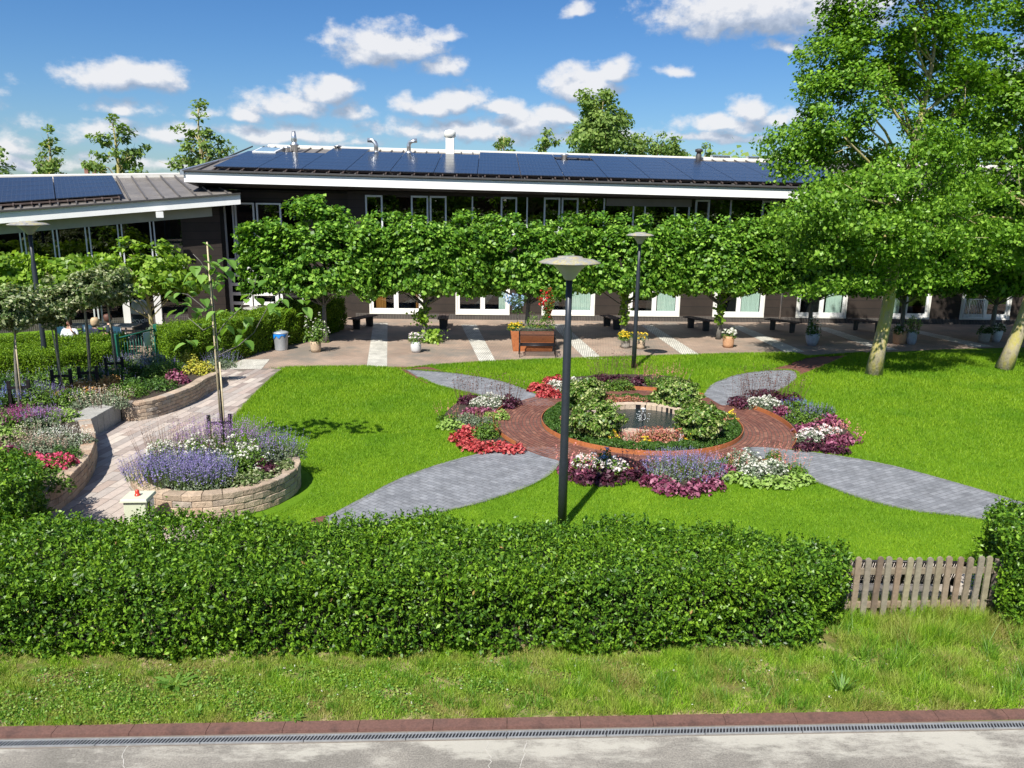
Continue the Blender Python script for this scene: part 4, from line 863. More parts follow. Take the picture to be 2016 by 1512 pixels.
# low pleached planes before the dining wing
for i, (px, lab) in enumerate([(-40, 'low flat topped plane tree at the left edge before the wing windows'), (120, 'low flat topped plane tree behind the left street lamp'), (290, 'fuller flat topped plane tree nearest the entrance')]):
    y = 26.2+i*.5; X = Y(px, 540, y)[0]; zt = 2.95
    L = [(dx, dy, zz, .75, .8, .38) for dx in (-1.1, 0, 1.1) for dy in (-.5, .5) for zz in (2.35, 2.8)]+([(0, 0, 3.35, .9, .7, .45), (-.4, 0, 3.5, .4, .4, .3)] if i == 2 else [])
    tree('plane_tree', lab, (X, y, 0), 3.2, L, m_plane, m_bark, .17, 5200, .08, group='low plane trees before the dining wing', ncl=110, spread=.36, ratio=.95, sub=0, noise=.15, seed=31+i)

# clipped variegated standards in the left bed
def tie_stakes(parent_loc, label, h=.62):
    t = thing('tree_support', label, 'tree support', parent_loc, .3, 'low black tree supports')
    for s in (-.2, .2): MB().box((s, 0, h/2-.1), (.07, .07, h+.2)).build('stake', m_black, t)
    MB().box((0, -.04, h-.16), (.46, .012, .07)).build('strap', m_black, t)
    return t
for i, (bp, cp, rw, lab, dep) in enumerate([((42, 800), (25, 606), 50, 'clipped round grey variegated standard tree at the left edge of the bed', 0), ((125, 775), (97, 598), 50, 'second grey variegated standard tree from the left edge', 0), ((177, 768), (164, 572), 42, 'slim stemmed variegated standard half hidden between two others', 0), ((228, 748), (210, 564), 50, 'tallest variegated standard tree next to the green gate', 0)]):
    b = G(bp[0], bp[1], .42); X, _, Z = Y(cp[0], cp[1], b[1]); r = rw*math.hypot(b[1], CAMH-Z)/F
    loc = (b[0], b[1], .42); L = [(X-b[0], 0, Z-.42, r*.95, r*.95, r*.95), (X-b[0]-.2, -.1, Z-.55, r*.6, r*.6, r*.6), (X-b[0]+.2, .1, Z-.36, r*.6, r*.6, r*.6)]
    t = tree('standard_tree', lab, loc, Z, L, m_varie2, m_limeb, .098, 5600, .026, (X-b[0], 0), group='clipped variegated standards in the left bed', ncl=130, spread=.17, ratio=.55, sub=0, noise=.08, seed=41+i, trunk_to=Z-.6, cat_='small tree')
    MB().tube([(.05, -.04, -.1), (X-b[0]+.0, -.05, Z-.42-r*.6)], .016, 6).build('cane', m_bamboo, t)
    tie_stakes(loc, ['black tree support at the foot of the leftmost standard tree', 'black tree support at the foot of the second standard tree', 'black tree support at the foot of the slim standard', 'black tree support beside the green gate'][i])

# ================================================================ RAISED BEDS
def block_wall(parent, path, z0, h, courses=4, depth=.24, blk=.36, cope=True, mat=m_stone, name='stone_wall'):
    P = [np.array(p) for p in path]; seg = [np.linalg.norm(P[i+1]-P[i]) for i in range(len(P)-1)]; cum = np.concatenate([[0], np.cumsum(seg)]); T = cum[-1]
    def at(s):
        s = min(max(s, 0), T-1e-6); i = min(int(np.searchsorted(cum, s, 'right')-1), len(seg)-1); t = (s-cum[i])/seg[i]; p = P[i]*(1-t)+P[i+1]*t; d = (P[i+1]-P[i])/seg[i]; return p, np.array([d[1], -d[0]])
    mb = MB(); ch = h/courses
    for c in range(courses):
        s = -(c % 2)*blk/2; z = z0+c*ch
        while s < T:
            a, b = max(s, 0)+.004, min(s+blk, T)-.004
            if b-a > .04:
                bl = random.uniform(-.012, .014); top = (c == courses-1); q0, n0 = at(a); q1, n1 = at(b); qm, nm_ = at((a+b)/2)
                o0 = [q0+n0*0, qm+nm_*(.006+bl*.6), q1+n1*0]; i0 = [q0-n0*depth, qm-nm_*depth, q1-n1*depth]; zz0, zz1 = z+.003, z+ch-.003
                ring = o0+i0[::-1]; m = len(ring); jz = random.uniform(-.003, .003)
                cenx = sum(r[0] for r in ring)/m; ceny = sum(r[1] for r in ring)/m
                sh = lambda r, k: (r[0]+(cenx-r[0])*k, r[1]+(ceny-r[1])*k)
                vs = [(*sh(r, .05), zz0) for r in ring]+[(r[0], r[1], zz0+.012) for r in ring]+[(r[0], r[1], zz1-.012+jz) for r in ring]+[(*sh(r, .06), zz1+jz) for r in ring]
                mb.add(vs, [tuple(range(m))[::-1], tuple(range(3*m, 4*m))]+[(k*m+i, k*m+(i+1) % m, (k+1)*m+(i+1) % m, (k+1)*m+i) for k in range(3) for i in range(m)])
            s += blk
    return mb.build(name, mat, parent)
def rel(pts, o): return [(p[0]-o[0], p[1]-o[1]) for p in pts]
# round planter
PX, PY, PR, PH_ = -5.34, 13.34, 1.45, .46
pt = thing('round_planter', 'round raised planter of split stone blocks around the young tree', 'planter', (PX, PY, 0))
ring = [(PR*math.cos(a), PR*math.sin(a)) for a in np.linspace(0, 2*math.pi, 73)]
block_wall(pt, ring, 0, PH_, 4, .22, .33)
MB().lathe([(.01, PH_-.08), (PR-.2, PH_-.08)], n=40, closed=False).build('soil', m_soil, pt)
# left raised bed: upper wall, concrete bench, lower wall
BZ = .46
uw_ = smooth([G(a, b, 0) for a, b in [(241, 829), (268, 830), (310, 822), (355, 806), (390, 790), (408, 777)]]+[(-8.25, 21.2), (-8.8, 22.2)], 5)
lw_ = smooth([G(a, b, 0) for a, b in [(183, 864), (190, 885), (192, 910), (178, 945), (150, 978), (112, 1008)]]+[(-7.95, 11.6), (-8.2, 10.9)], 5)
bedloc = (-10.5, 17.0)
bd = thing('raised_flower_bed', 'long raised flower bed with two curved stone walls and a concrete seat block', 'flower bed', (bedloc[0], bedloc[1], 0))
block_wall(bd, rel(uw_[::1], bedloc), 0, BZ, 5, .24, .30); block_wall(bd, rel(lw_[::-1], bedloc), 0, BZ, 4, .24, .33)
b0, b1 = np.array(G(240, 829)), np.array(G(183, 864)); nb_ = np.array([-(b1-b0)[1], (b1-b0)[0]]); nb_ = -nb_/np.linalg.norm(nb_); nb_ = nb_ if nb_[0] < 0 else -nb_
cb = MB(); L_ = np.linalg.norm(b1-b0); dn = (b1-b0)/L_
for k in range(5):
    p = b0+dn*(L_*k/5+.003); q = b0+dn*(L_*(k+1)/5-.003); Q = [p, q, q+nb_*.55, p+nb_*.55]; cb.prism(ccw(rel(Q, bedloc)), 0, BZ+.0)
cb.build('seat_block', m_conc, bd, .012)
soilp = [(p[0]-.1, p[1]+.05) for p in lw_[::-1]]+[tuple(b1+nb_*.3), tuple(b0+nb_*.3)]+[(p[0]-.12, p[1]+.04) for p in uw_]+[(-9.5, 22.3), (-12.5, 21.6), (-19, 20.2), (-19, 12), (-10, 11.0)]
MB().sheet(ccw(rel(soilp, bedloc)), BZ-.06).build('soil', m_soil, bd)

# ================================================================ CENTRAL BED
def ringstrip(mb, cx, cy, r, w, z0, z1, a0=0, a1=2*math.pi, n=90):
    full = a1-a0 > 6.2; prof = [(r-w/2, z0), (r+w/2, z0), (r+w/2, z1), (r-w/2, z1)]; vs = []
    for i in range(n+(not full)):
        a = a0+(a1-a0)*i/n
        for q, z in prof: vs.append((cx+q*math.cos(a), cy+q*math.sin(a), z))
    m = n+(not full); fs = []
    for i in range(n):
        j = (i+1) % m
        for k in range(4): fs.append((4*i+k, 4*j+k, 4*j+(k+1) % 4, 4*i+(k+1) % 4))
    if not full: fs += [(0, 1, 2, 3), tuple(4*(m-1)+k for k in (3, 2, 1, 0))]
    return mb.add(vs, fs)
e = ringstrip(MB(), 0, 0, RI-.02, .012, -.05, .115).build('steel_edging', m_corten); e.location = (CX, CY, 0); tagp(e, 'full ring of rusty steel edging around the pond bed', 'edging')
def soil(poly, nm='bed_soil'):
    cx, cy = np.mean([p[0] for p in poly]), np.mean([p[1] for p in poly]); poly = [(cx+(x-cx)*.88, cy+(y-cy)*.88) for x, y in poly]
    struct(nm, MB().prism(ccw(poly), -.02, .032), m_soil)
struct('bed_soil', MB().lathe([(.01, .05), (RI-.03, .05)], (CX, CY, 0), 60, False), m_soil)
POX, POY, POR = 3.13, 17.75, 1.12
po = thing('garden_pond', 'round stone rimmed pond with small fountain in the middle of the garden', 'pond', (POX, POY, 0))
block_wall(po, [((POR+.24)*math.cos(a), (POR+.24)*math.sin(a)) for a in np.linspace(0, 2*math.pi, 61)], 0, .3, 2, .25, .33, mat=m_cope, name='stone_rim')
MB().lathe([(POR-.01, -.02), (POR-.01, .29)], n=48, closed=False).build('liner', m_black, po)
def watermat():
    m, t = newmat('pond_water'); p = prin(t, Roughness=.03, IOR=1.33, **{'Base Color': (.012, .022, .022, 1)})
    t.links.new(bump(t, noise_out(t, 22, 4), .7, .02), p.inputs['Normal']); o = t.nodes.new('ShaderNodeOutputMaterial'); t.links.new(p.outputs[0], o.inputs[0]); return m
MB().lathe([(.01, .17), (POR, .17)], n=48, closed=False).build('water', watermat(), po)
fj = MB(); fj.lathe([(.006, .17), (.010, .34), (.022, .44), (.045, .49), (.055, .48)], n=12, closed=False)
for _ in range(60):
    q = rng.normal(0, .09, 2); fj.lathe([(.001, -.012), (.009, 0), (.001, .012)], (q[0], q[1], rng.uniform(.2, .46)), 6)
fj.build('fountain_jet', MAT('white_water', [(.7, .74, .76)], rough=.2), po)
MB().tube([(0, 0, 0), (0, 0, .4)], .018, 8).build('nozzle', m_black, po)

def shrub(label, px, py, rpx, hpx, seed):
    x, y = G(px, py); r = rpx*math.hypot(y, CAMH)/F; h = hpx*math.hypot(y, CAMH)/F*.93
    L = [(0, 0, h*.52, r*.92, r*.9, h*.44), (-.35*r, 0, h*.46, r*.5, r*.55, h*.38), (.35*r, .1, h*.5, r*.5, r*.55, h*.38), (0, -.3*r, h*.42, r*.6, r*.45, h*.36)]
    return tree('variegated_shrub', label, (x, y, .03), h, L, m_varie, m_limeb, .085, 8500, .03, group='round shrubs at the pond', ncl=170, spread=.135, ratio=.5, sub=2, noise=.06, seed=seed, cat_='shrub', fork=.1, trunk_to=h*.6, droop=.4)
shrub('round cream edged shrub front left of the pond, just right of the lamp pole', 1174, 868, 58, 88, 51)
shrub('round cream edged shrub front right of the pond by the white box', 1373, 875, 52, 92, 52)
shrub('cream edged shrub back left of the pond, below the white flowers', 1153, 803, 46, 62, 53)
shrub('largest cream edged shrub at the back right of the pond', 1330, 812, 56, 74, 54)
# low clipped green ring inside the edging
hl = thing('low_ring_hedge', 'low dark green ring of ground cover inside the steel edging', 'hedge', (CX, CY, 0))
n = 26000; a = rng.uniform(0, 2*np.pi, n); rr = RI-.07-rng.uniform(0, 1, n)*.40; zz = .05+.16*np.sqrt(np.clip(1-((rr-(RI-.27))/.21)**2, 0, 1))*(1+.25*np.sin(a*31)*np.sin(a*13+2))
P = np.stack([rr*np.cos(a), rr*np.sin(a), zz], 1); N = np.stack([np.cos(a)*(rr-(RI-.27))*3, np.sin(a)*(rr-(RI-.27))*3, np.ones(n)], 1)
leafobj('foliage', leaves(P, N, .05, .55, jit=.8), lc('dgreen'), hl)
def gc(label, px, py, rx, ry, h, leaf, ls=.045, fl=(), **k): return plant(k.pop('name', 'flower_clump'), label, k.pop('cat', 'plant'), px, py, k.pop('z', .03), rx*1.2, ry*1.25, h*1.12, leaf, ls, fl=fl, **k)
plant('flower_clump', 'pink leaved low plants along the front of the pond rim', 'flower', 0, 0, .03, 1.0, .2, .44, 'pinkg', .05, fl=[('spikes', 'rose', 200, .034, .16)], group='pond bed plants', loc=(3.15, 16.28))
plant('flower_clump', 'pink leaved low plants behind the pond rim', 'flower', 0, 0, .03, .85, .24, .34, 'pinkg', .05, fl=[('spikes', 'rose', 150, .03, .14)], group='pond bed plants', loc=(2.95, 19.5))
gc('small pink plants beside the left shrub near the lamp pole', 1117, 838, .22, .35, .2, 'pinkg', .05, group='pond bed plants', cat='flower')
gc('small pink plants right of the front right shrub', 1424, 838, .2, .28, .22, 'pinkg', .05, group='pond bed plants', cat='flower')
for px, py, lab in [(1208, 874, 'yellow flowers under the front left shrub'), (1272, 884, 'pale yellow flowers in front of the pink pond plants'), (1358, 880, 'yellow flowers right of the white box'), (1390, 874, 'yellow flowers under the front right shrub'), (1437, 830, 'yellow flowers at the right inside the ring')]:
    gc(lab, px, py, .16, .10, .22, 'green', .04, [('heads', 'yell', 26, .045, 1.3)], group='yellow flowers in the ring bed', cat='flower')
pj = thing('garden_spotlight', 'small white and black box light at the front of the ring bed', 'spotlight', (*G(1338, 880), .04), .2)
MB().box((0, 0, .18), (.14, .1, .16)).build('housing', MAT('white_box', [(.6, .62, .66)], rough=.4), pj); MB().box((-.09, -.02, .2), (.04, .1, .22)).build('shade', m_black, pj); MB().tube([(0, 0, -.05), (0, 0, .1)], .012, 6).build('spike', m_black, pj)

# outer beds: soil, steel edging and planting
WBED = smooth(gp([(1020, 790), (955, 776), (905, 785), (870, 812), (862, 838), (893, 853), (895, 878), (950, 885), (1028, 889)]), 4)
soil(WBED+[(CX+RO*math.cos(a_), CY+RO*math.sin(a_)) for a_ in np.linspace(D(213), D(150), 14)])
EBED = smooth(gp([(1437, 797), (1500, 775), (1575, 790), (1640, 815), (1690, 860), (1690, 885), (1565, 893)]), 4)
soil(EBED+[(CX+RO*math.cos(a_), CY+RO*math.sin(a_)) for a_ in np.linspace(D(-33), D(35), 14)])
SBED = smooth(gp([(1108, 895), (1108, 935), (1160, 955), (1240, 945), (1320, 970), (1380, 970), (1435, 945), (1500, 955), (1580, 944), (1575, 915), (1480, 893)]), 4)
soil(SBED+[(CX+RO*math.cos(a_), CY+RO*math.sin(a_)) for a_ in np.linspace(D(-48), D(-125), 14)])
NBED = smooth(gp([(1085, 785), (1050, 768), (1060, 748), (1120, 742), (1220, 736), (1330, 740), (1385, 755), (1385, 775)]), 4)
soil(NBED+[(CX+RO*math.cos(a_), CY+RO*math.sin(a_)) for a_ in np.linspace(D(60), D(120), 14)])
for a0, a1, lab in [(148, 212, 'rusty edging of the left flower bed'), (-32, 37, 'rusty edging of the right flower bed'), (238, 310, 'rusty edging of the front flower bed'), (52, 124, 'rusty edging of the rear flower bed')]:
    e = ringstrip(MB(), 0, 0, RO+.02, .012, -.05, .12, D(a0), D(a1), 40).build('steel_edging', m_corten); e.location = (CX, CY, 0); tagp(e, lab, 'edging', 'curved edging plates of the outer beds')
GW = 'plants of the left outer bed'; GE = 'plants of the right outer bed'; GS = 'plants of the front outer bed'; GN = 'plants of the rear outer bed'
WI = lambda n, h, c='brown': ('wisps', c, int(n*1.3), .034, h)
gc('dark purple coral bells at the top left of the left bed', 922, 792, .34, .30, .20, 'purple', .075, [WI(34, .75)], group=GW)
gc('dark purple coral bells with tall thin stalks by the grey path tip', 1000, 797, .32, .30, .22, 'purple', .075, [WI(26, .7)], group=GW)
gc('white flower cushion between dark purple leaves in the left bed', 962, 799, .42, .34, .24, 'silver', .04, [('heads', 'white', 240, .042, 1), WI(20, .8)], group=GW, cat='flower')
gc('wine red leaves below the white cushion of the left bed', 945, 815, .42, .22, .17, 'plum', .08, group=GW)
gc('pink plume flowers at the left tip of the left bed', 882, 828, .22, .25, .18, 'green', .06, [('spikes', 'rose', 22, .035, .42)], group=GW, cat='flower')
gc('pale green leaves at the left rim of the left bed', 885, 841, .30, .20, .16, 'lime', .08, group=GW)
gc('grey green haze with pink tips in the middle of the left bed', 935, 832, .42, .22, .24, 'silver', .04, [('spikes', 'rose', 46, .022, .22)], group=GW)
gc('pale green and pink leaves beside the brick walk', 978, 822, .3, .2, .18, 'lime', .06, [('heads', 'rose', 14, .03, 1)], group=GW)
gc('green bushy plant above the red leaves of the left bed', 962, 862, .34, .30, .36, 'green', .06, [('heads', 'orange', 12, .02, 1)], group=GW)
for px, py, rx, lab in [(908, 868, .26, 'coral red leaves at the left end of the red band'), (925, 880, .3, 'coral red leaves in the curve of the red band'), (962, 888, .34, 'coral red leaves below the green bush'), (1002, 888, .28, 'coral red leaves at the right end of the red band')]:
    gc(lab, px, py, rx, .22, .19, 'red', .085, group=GW)
gc('coral red leaves left of the green bush', 922, 858, .24, .24, .2, 'red', .085, group=GW)
# right bed
gc('dark purple coral bells at the path corner of the right bed', 1462, 798, .3, .34, .24, 'purple', .08, [WI(24, .8)], group=GE)
gc('dark purple coral bells behind the white cushion', 1500, 786, .5, .28, .24, 'purple', .08, [WI(46, .85)], group=GE)
gc('dark purple leaves with tall stalks at the back of the right bed', 1548, 792, .38, .28, .24, 'purple', .08, [WI(40, .85)], group=GE)
gc('white flower cushion in the right bed', 1504, 802, .42, .24, .25, 'silver', .04, [('heads', 'white', 240, .042, 1)], group=GE, cat='flower')
gc('rosy purple leaves right of the white cushion', 1535, 818, .3, .24, .22, 'plum', .085, group=GE)
gc('blue flowers at the back of the right bed', 1568, 808, .34, .26, .26, 'green', .05, [('spikes', 'blue', 60, .03, .2)], group=GE, cat='flower')
gc('green plants with lilac flowers in the middle of the right bed', 1585, 830, .42, .3, .28, 'green', .05, [('spikes', 'violet', 60, .026, .22)], group=GE, cat='flower')
gc('blue lilac flowers near the lawn side of the right bed', 1615, 820, .3, .24, .24, 'dgreen', .05, [('spikes', 'violet', 50, .028, .22)], group=GE, cat='flower')
gc('bright plum leaves at the upper right corner of the right bed', 1640, 836, .38, .26, .22, 'plum', .085, group=GE)
gc('plum leaves bordering the brick walk', 1590, 850, .38, .22, .22, 'plum', .085, group=GE)
gc('white pink flower cushion low in the right bed', 1614, 868, .48, .24, .27, 'silver', .045, [('heads', 'pwhite', 110, .06, 1)], group=GE, cat='flower')
gc('dark plum leaves at the lowest corner of the right bed', 1592, 884, .36, .2, .19, 'purple', .09, group=GE)
gc('dark plum leaves with reddish stalks at the right tip', 1655, 872, .4, .28, .2, 'plum', .09, [WI(30, .38, 'rose')], group=GE)
gc('dark leaves at the very bottom of the right bed', 1640, 890, .34, .18, .16, 'purple', .08, group=GE)
# front bed
gc('plum leaves beside the lamp pole in the front bed', 1132, 930, .30, .42, .22, 'plum', .085, [WI(26, .45, 'rose')], group=GS)
gc('dark plum leaves under the white flowers of the front bed', 1180, 948, .52, .26, .19, 'purple', .09, group=GS)
gc('white pink flower heads left in the front bed', 1158, 928, .24, .26, .34, 'green', .06, [('heads', 'pwhite', 110, .06, 1)], group=GS, cat='flower')
gc('pale blue flower heads at the top of the white group', 1188, 915, .17, .14, .36, 'green', .05, [('heads', 'sky', 22, .05, 1)], group=GS, cat='flower')
gc('white pink flower heads right of the blue ones', 1212, 932, .26, .22, .3, 'green', .06, [('heads', 'pwhite', 110, .06, 1)], group=GS, cat='flower')
gc('dark plum leaves between the white flowers and the catmint', 1248, 934, .36, .34, .22, 'purple', .09, [WI(14, .4, 'rose')], group=GS)
gc('broad lavender coloured catmint in the front bed', 1345, 940, .66, .52, .30, 'silver', .045, [('spikes', 'violet', 420, .034, .36)], group=GS, cat='flower')
for px, py, rx, lab in [(1288, 956, .28, 'plum leaves left below the catmint'), (1322, 968, .28, 'plum leaves at the lowest point of the front bed'), (1368, 970, .3, 'plum leaves under the middle of the catmint'), (1410, 958, .26, 'plum leaves curving up right of the catmint'), (1427, 935, .22, 'plum leaves at the right side of the catmint')]:
    gc(lab, px, py, rx, .2, .2, 'plum', .09, group=GS)
gc('pink plume flowers right of the catmint', 1436, 925, .3, .3, .18, 'green', .06, [('spikes', 'rose', 34, .04, .36)], group=GS, cat='flower')
gc('lime green leaves at the left of the lime edge', 1455, 945, .26, .24, .17, 'lime', .09, group=GS)
gc('white flowers with green centre in the front bed', 1505, 935, .48, .34, .32, 'silver', .05, [('heads', 'white', 240, .045, 1)], group=GS, cat='flower')
gc('white flowers near the walk in the front bed', 1465, 915, .28, .2, .3, 'silver', .05, [('heads', 'white', 50, .04, 1)], group=GS, cat='flower')
gc('pink red plume flowers beside the right grey path', 1560, 935, .28, .28, .2, 'green', .06, [('spikes', 'rose', 34, .042, .45)], group=GS, cat='flower')
gc('pink red plumes behind the white flowers', 1525, 910, .26, .2, .2, 'green', .06, [('spikes', 'rose', 24, .038, .4)], group=GS, cat='flower')
gc('lime green leaves at the bottom of the front bed', 1508, 955, .52, .2, .17, 'lime', .095, group=GS)
gc('lime green leaves at the right end of the front bed', 1570, 948, .26, .2, .16, 'lime', .095, group=GS)
# rear bed
gc('coral red leaves curling round the rear bed corner', 1066, 768, .36, .34, .2, 'red', .09, group=GN)
gc('coral red leaves at the front of the rear bed', 1082, 780, .32, .2, .18, 'red', .09, group=GN)
gc('white flower cushion left of the lamp pole in the rear bed', 1108, 768, .42, .26, .24, 'silver', .04, [('heads', 'white', 240, .045, 1)], group=GN, cat='flower')
gc('coral red leaves behind the white cushion', 1100, 752, .42, .2, .18, 'red', .08, group=GN)
gc('white flowers right of the lamp pole in the rear bed', 1135, 762, .3, .24, .24, 'silver', .04, [('heads', 'white', 60, .04, 1)], group=GN, cat='flower')
gc('dark purple leaves with thin tall stalks in the rear bed', 1195, 752, .42, .24, .22, 'purple', .08, [WI(36, .85)], group=GN)
gc('green cushion in the middle of the rear bed', 1215, 766, .62, .24, .26, 'green', .05, group=GN)
gc('dark purple leaves around the right of the green cushion', 1247, 756, .36, .3, .26, 'purple', .08, [WI(26, .9)], group=GN)
gc('salmon plume flowers behind the largest shrub, left side', 1275, 757, .22, .22, .2, 'green', .06, [('spikes', 'rose', 26, .04, .48)], group=GN, cat='flower')
gc('salmon plume flowers behind the largest shrub, right side', 1320, 752, .5, .24, .2, 'green', .06, [('spikes', 'rose', 44, .04, .48)], group=GN, cat='flower')

# round planter planting (z on the soil)
GP = 'plants of the round planter'
def rp(label, dx, dy, rx, ry, h, leaf, ls=.05, fl=(), cat='flower'): return plant('flower_clump', label, cat, 0, 0, PH_-.06, rx, ry, h, leaf, ls, fl=fl, group=GP, loc=(PX+dx, PY+dy))
rp('large blue violet catmint at the front left of the round planter', -.45, -.82, .85, .45, .36, 'silver', .04, [('spikes', 'violet', 620, .036, .42)])
rp('blue violet catmint in the front middle of the round planter', .12, -.88, .5, .38, .36, 'silver', .04, [('spikes', 'violet', 340, .036, .40)])
rp('mauve flowers at the back of the round planter behind the stakes', -.1, .6, .95, .55, .5, 'green', .04, [('spikes', 'mauve', 420, .038, .55)])
rp('cream white flower stems left in the round planter', -.55, -.15, .62, .45, .62, 'green', .045, [('heads', 'white', 300, .042, 1), ('wisps', 'buff', 60, .022, .75)])
rp('cream white flowers right of the black stakes', .5, -.1, .5, .5, .60, 'green', .045, [('heads', 'white', 130, .04, 1)])
rp('lilac blue sprays at the right rear of the planter', .95, .55, .5, .42, .42, 'silver', .04, [('spikes', 'violet', 150, .03, .42)])
rp('dark wine leaves at the right of the round planter', .98, -.12, .32, .30, .26, 'purple', .07)
rp('small cream green leaves along the right planter rim', .85, -.72, .52, .32, .24, m_varie2, .05)
rp('small cream green leaves at the outer right planter rim', 1.22, -.15, .2, .42, .2, m_varie2, .05)
rp('airy pinkish grass stalks at the left of the round planter', -1.05, .15, .36, .5, .25, 'silver', .04, [('wisps', 'buff', 70, .02, .8), ('spikes', 'violet', 60, .025, .35)])

# left raised bed planting
GL = 'plants of the long raised bed'
def lb(label, px, py, rx, ry, h, leaf, ls=.06, fl=(), cat='plant'): return plant('flower_clump', label, cat, px, py, BZ-.06, rx, ry, h, leaf, ls, fl=fl, group=GL)
lb('golden yellow leaves near the right end of the upper bed', 392, 735, .5, .4, .38, 'yellow', .07)
lb('golden orange grass beside the gate bed corner', 372, 722, .34, .3, .5, 'yellow', .06)
lb('purple leaves above the curved upper wall', 348, 752, .42, .36, .34, 'plum', .09)
lb('dark green spreading plant along the upper wall', 290, 765, .75, .45, .30, 'dgreen', .06)
lb('deep green cushion in the upper bed', 312, 745, .5, .4, .4, 'green', .05)
lb('blue grey flowering bush below the green gate', 300, 728, .62, .5, .55, 'silver', .05, [('spikes', 'blue', 90, .025, .22)], 'flower')
lb('violet flower spikes in front of the gate post', 250, 738, .6, .45, .5, 'dgreen', .05, [('spikes', 'violet', 150, .03, .36)], 'flower')
lb('loose green plants behind the concrete seat', 250, 780, .5, .4, .32, 'green', .05)
lb('lavender spikes at the right end beside the walk', 438, 722, .55, .42, .26, 'silver', .04, [('spikes', 'violet', 110, .026, .36)], 'flower')
lb('orange flowering plants between the standard trees', 172, 778, .62, .45, .36, 'orange', .055, [('heads', 'cream', 60, .03, 1)], 'flower')
lb('orange cream flowers left of the slim standard', 205, 765, .5, .4, .36, 'orange', .055)
lb('brown green airy plants behind the seat block', 200, 800, .7, .5, .28, 'silver', .05, [('wisps', 'cream', 120, .024, .35)])
lb('blue violet flowers around the second standard', 82, 795, .6, .45, .45, 'green', .05, [('spikes', 'violet', 140, .032, .32)], 'flower')
lb('blue flowers at the foot of the leftmost standard', 20, 800, .55, .45, .45, 'dgreen', .05, [('spikes', 'blue', 120, .032, .3)], 'flower')
lb('yellow green leaves left of the seat block', 122, 825, .5, .36, .28, 'lime', .06, [('heads', 'mauve', 30, .035, 1)])
lb('magenta flowers in the middle left of the bed', 38, 838, .55, .36, .38, 'green', .05, [('spikes', 'magenta', 150, .036, .25)], 'flower')
lb('lilac flowers right of the magenta flowers', 82, 838, .5, .36, .36, 'silver', .05, [('spikes', 'mauve', 150, .034, .26)], 'flower')
lb('bright yellow green leaves at the left edge', 12, 868, .55, .4, .4, 'lime', .09)
lb('silver grey carpet behind the lower wall', 85, 865, .65, .4, .26, 'silver', .04, [('wisps', 'cream', 60, .02, .22)])
lb('small white daisies spilling over the lower wall', 130, 875, .55, .42, .24, 'silver', .04, [('heads', 'white', 110, .018, 1), ('wisps', 'white', 120, .022, .25)], 'flower')
lb('buff seed heads above the red flowers', 55, 893, .8, .36, .28, 'silver', .045, [('wisps', 'buff', 170, .026, .24)])
lb('wine dark leaves at the left edge above the red flowers', 10, 905, .4, .3, .3, 'plum', .07)
lb('crimson red flower heads in the lower bed', 62, 925, .5, .3, .3, 'green', .05, [('heads', 'pink', 120, .07, 1)], 'flower')
lb('crimson red flower heads near the lower wall', 112, 922, .36, .28, .26, 'green', .05, [('heads', 'pink', 80, .065, 1)], 'flower')
lb('crimson red flowers at the left edge of the bed', 5, 935, .4, .28, .28, 'green', .05, [('heads', 'pink', 80, .065, 1)], 'flower')
lb('fresh green leaves in front of the red flowers', 40, 962, .9, .4, .36, 'green', .06)
for px_, py_, rx_, lf_, lab_ in [(10, 768, .9, 'dgreen', 'dark leafy growth under the hedge at the left edge of the bed'), (70, 762, .9, 'green', 'green leafy growth behind the second standard tree'), (125, 756, .8, 'dgreen', 'dark leafy growth between the second and third standard trees'), (175, 752, .8, 'green', 'green leafy growth behind the slim standard'), (222, 758, .6, 'dgreen', 'dark leafy growth left of the green gate'), (150, 800, .6, 'green', 'low green filler in front of the third standard'), (330, 735, .5, 'green', 'green bush between the gate and the golden leaves')]:
    lb(lab_, px_, py_, rx_, .5, .42, lf_, .06, [('spikes', 'violet', 26, .03, .25)])
lb('ornamental grass tuft behind the bench of the bed', 138, 905, .35, .25, .3, 'dgreen', .04)

# young tree in the round planter ------------------------------------
tb = G(437, 868, PH_); th_ = thing('young_paulownia', 'young staked tree with big drooping leaves in the round planter', 'young tree', (tb[0], tb[1], PH_-.06))
tz = Y(407, 470, tb[1]); top = np.array([tz[0]-tb[0], 0, tz[2]-PH_])
MB().tube([(.02, .05, 0), tuple(top*.5+np.array([.03, .05, 0])), tuple(top*.94+np.array([.0, .05, 0]))], [.022, .018, .010], 8).build('trunk', m_limeb, th_)
MB().tube([(0, 0, -.1), tuple(top)], [.02, .014], 8).build('cane', m_bamboo, th_)
MB().tube([(.07, .02, -.1), tuple(top*.42+np.array([.07, 0, 0]))], .016, 8).build('cane', m_bamboo, th_)
def pp(px, py, dy=0): X, _, Z = Y(px, py, tb[1]+dy); return np.array([X-tb[0], dy, Z-PH_+.06])
br = MB()
for path in ([(430, 700), (470, 680), (500, 655), (535, 590), (560, 565)], [(428, 660), (440, 640), (470, 610), (500, 570), (505, 540)], [(415, 620), (395, 600), (370, 580), (345, 575)], [(420, 640), (400, 650), (370, 625)], [(412, 560), (425, 530), (440, 515)], [(410, 540), (395, 515), (380, 500)]):
    br.tube([pp(x, y, .1*math.sin(i*2+x)) for i, (x, y) in enumerate(path)], np.linspace(.014, .005, len(path)), 6)
br.build('branches', m_limeb, th_)
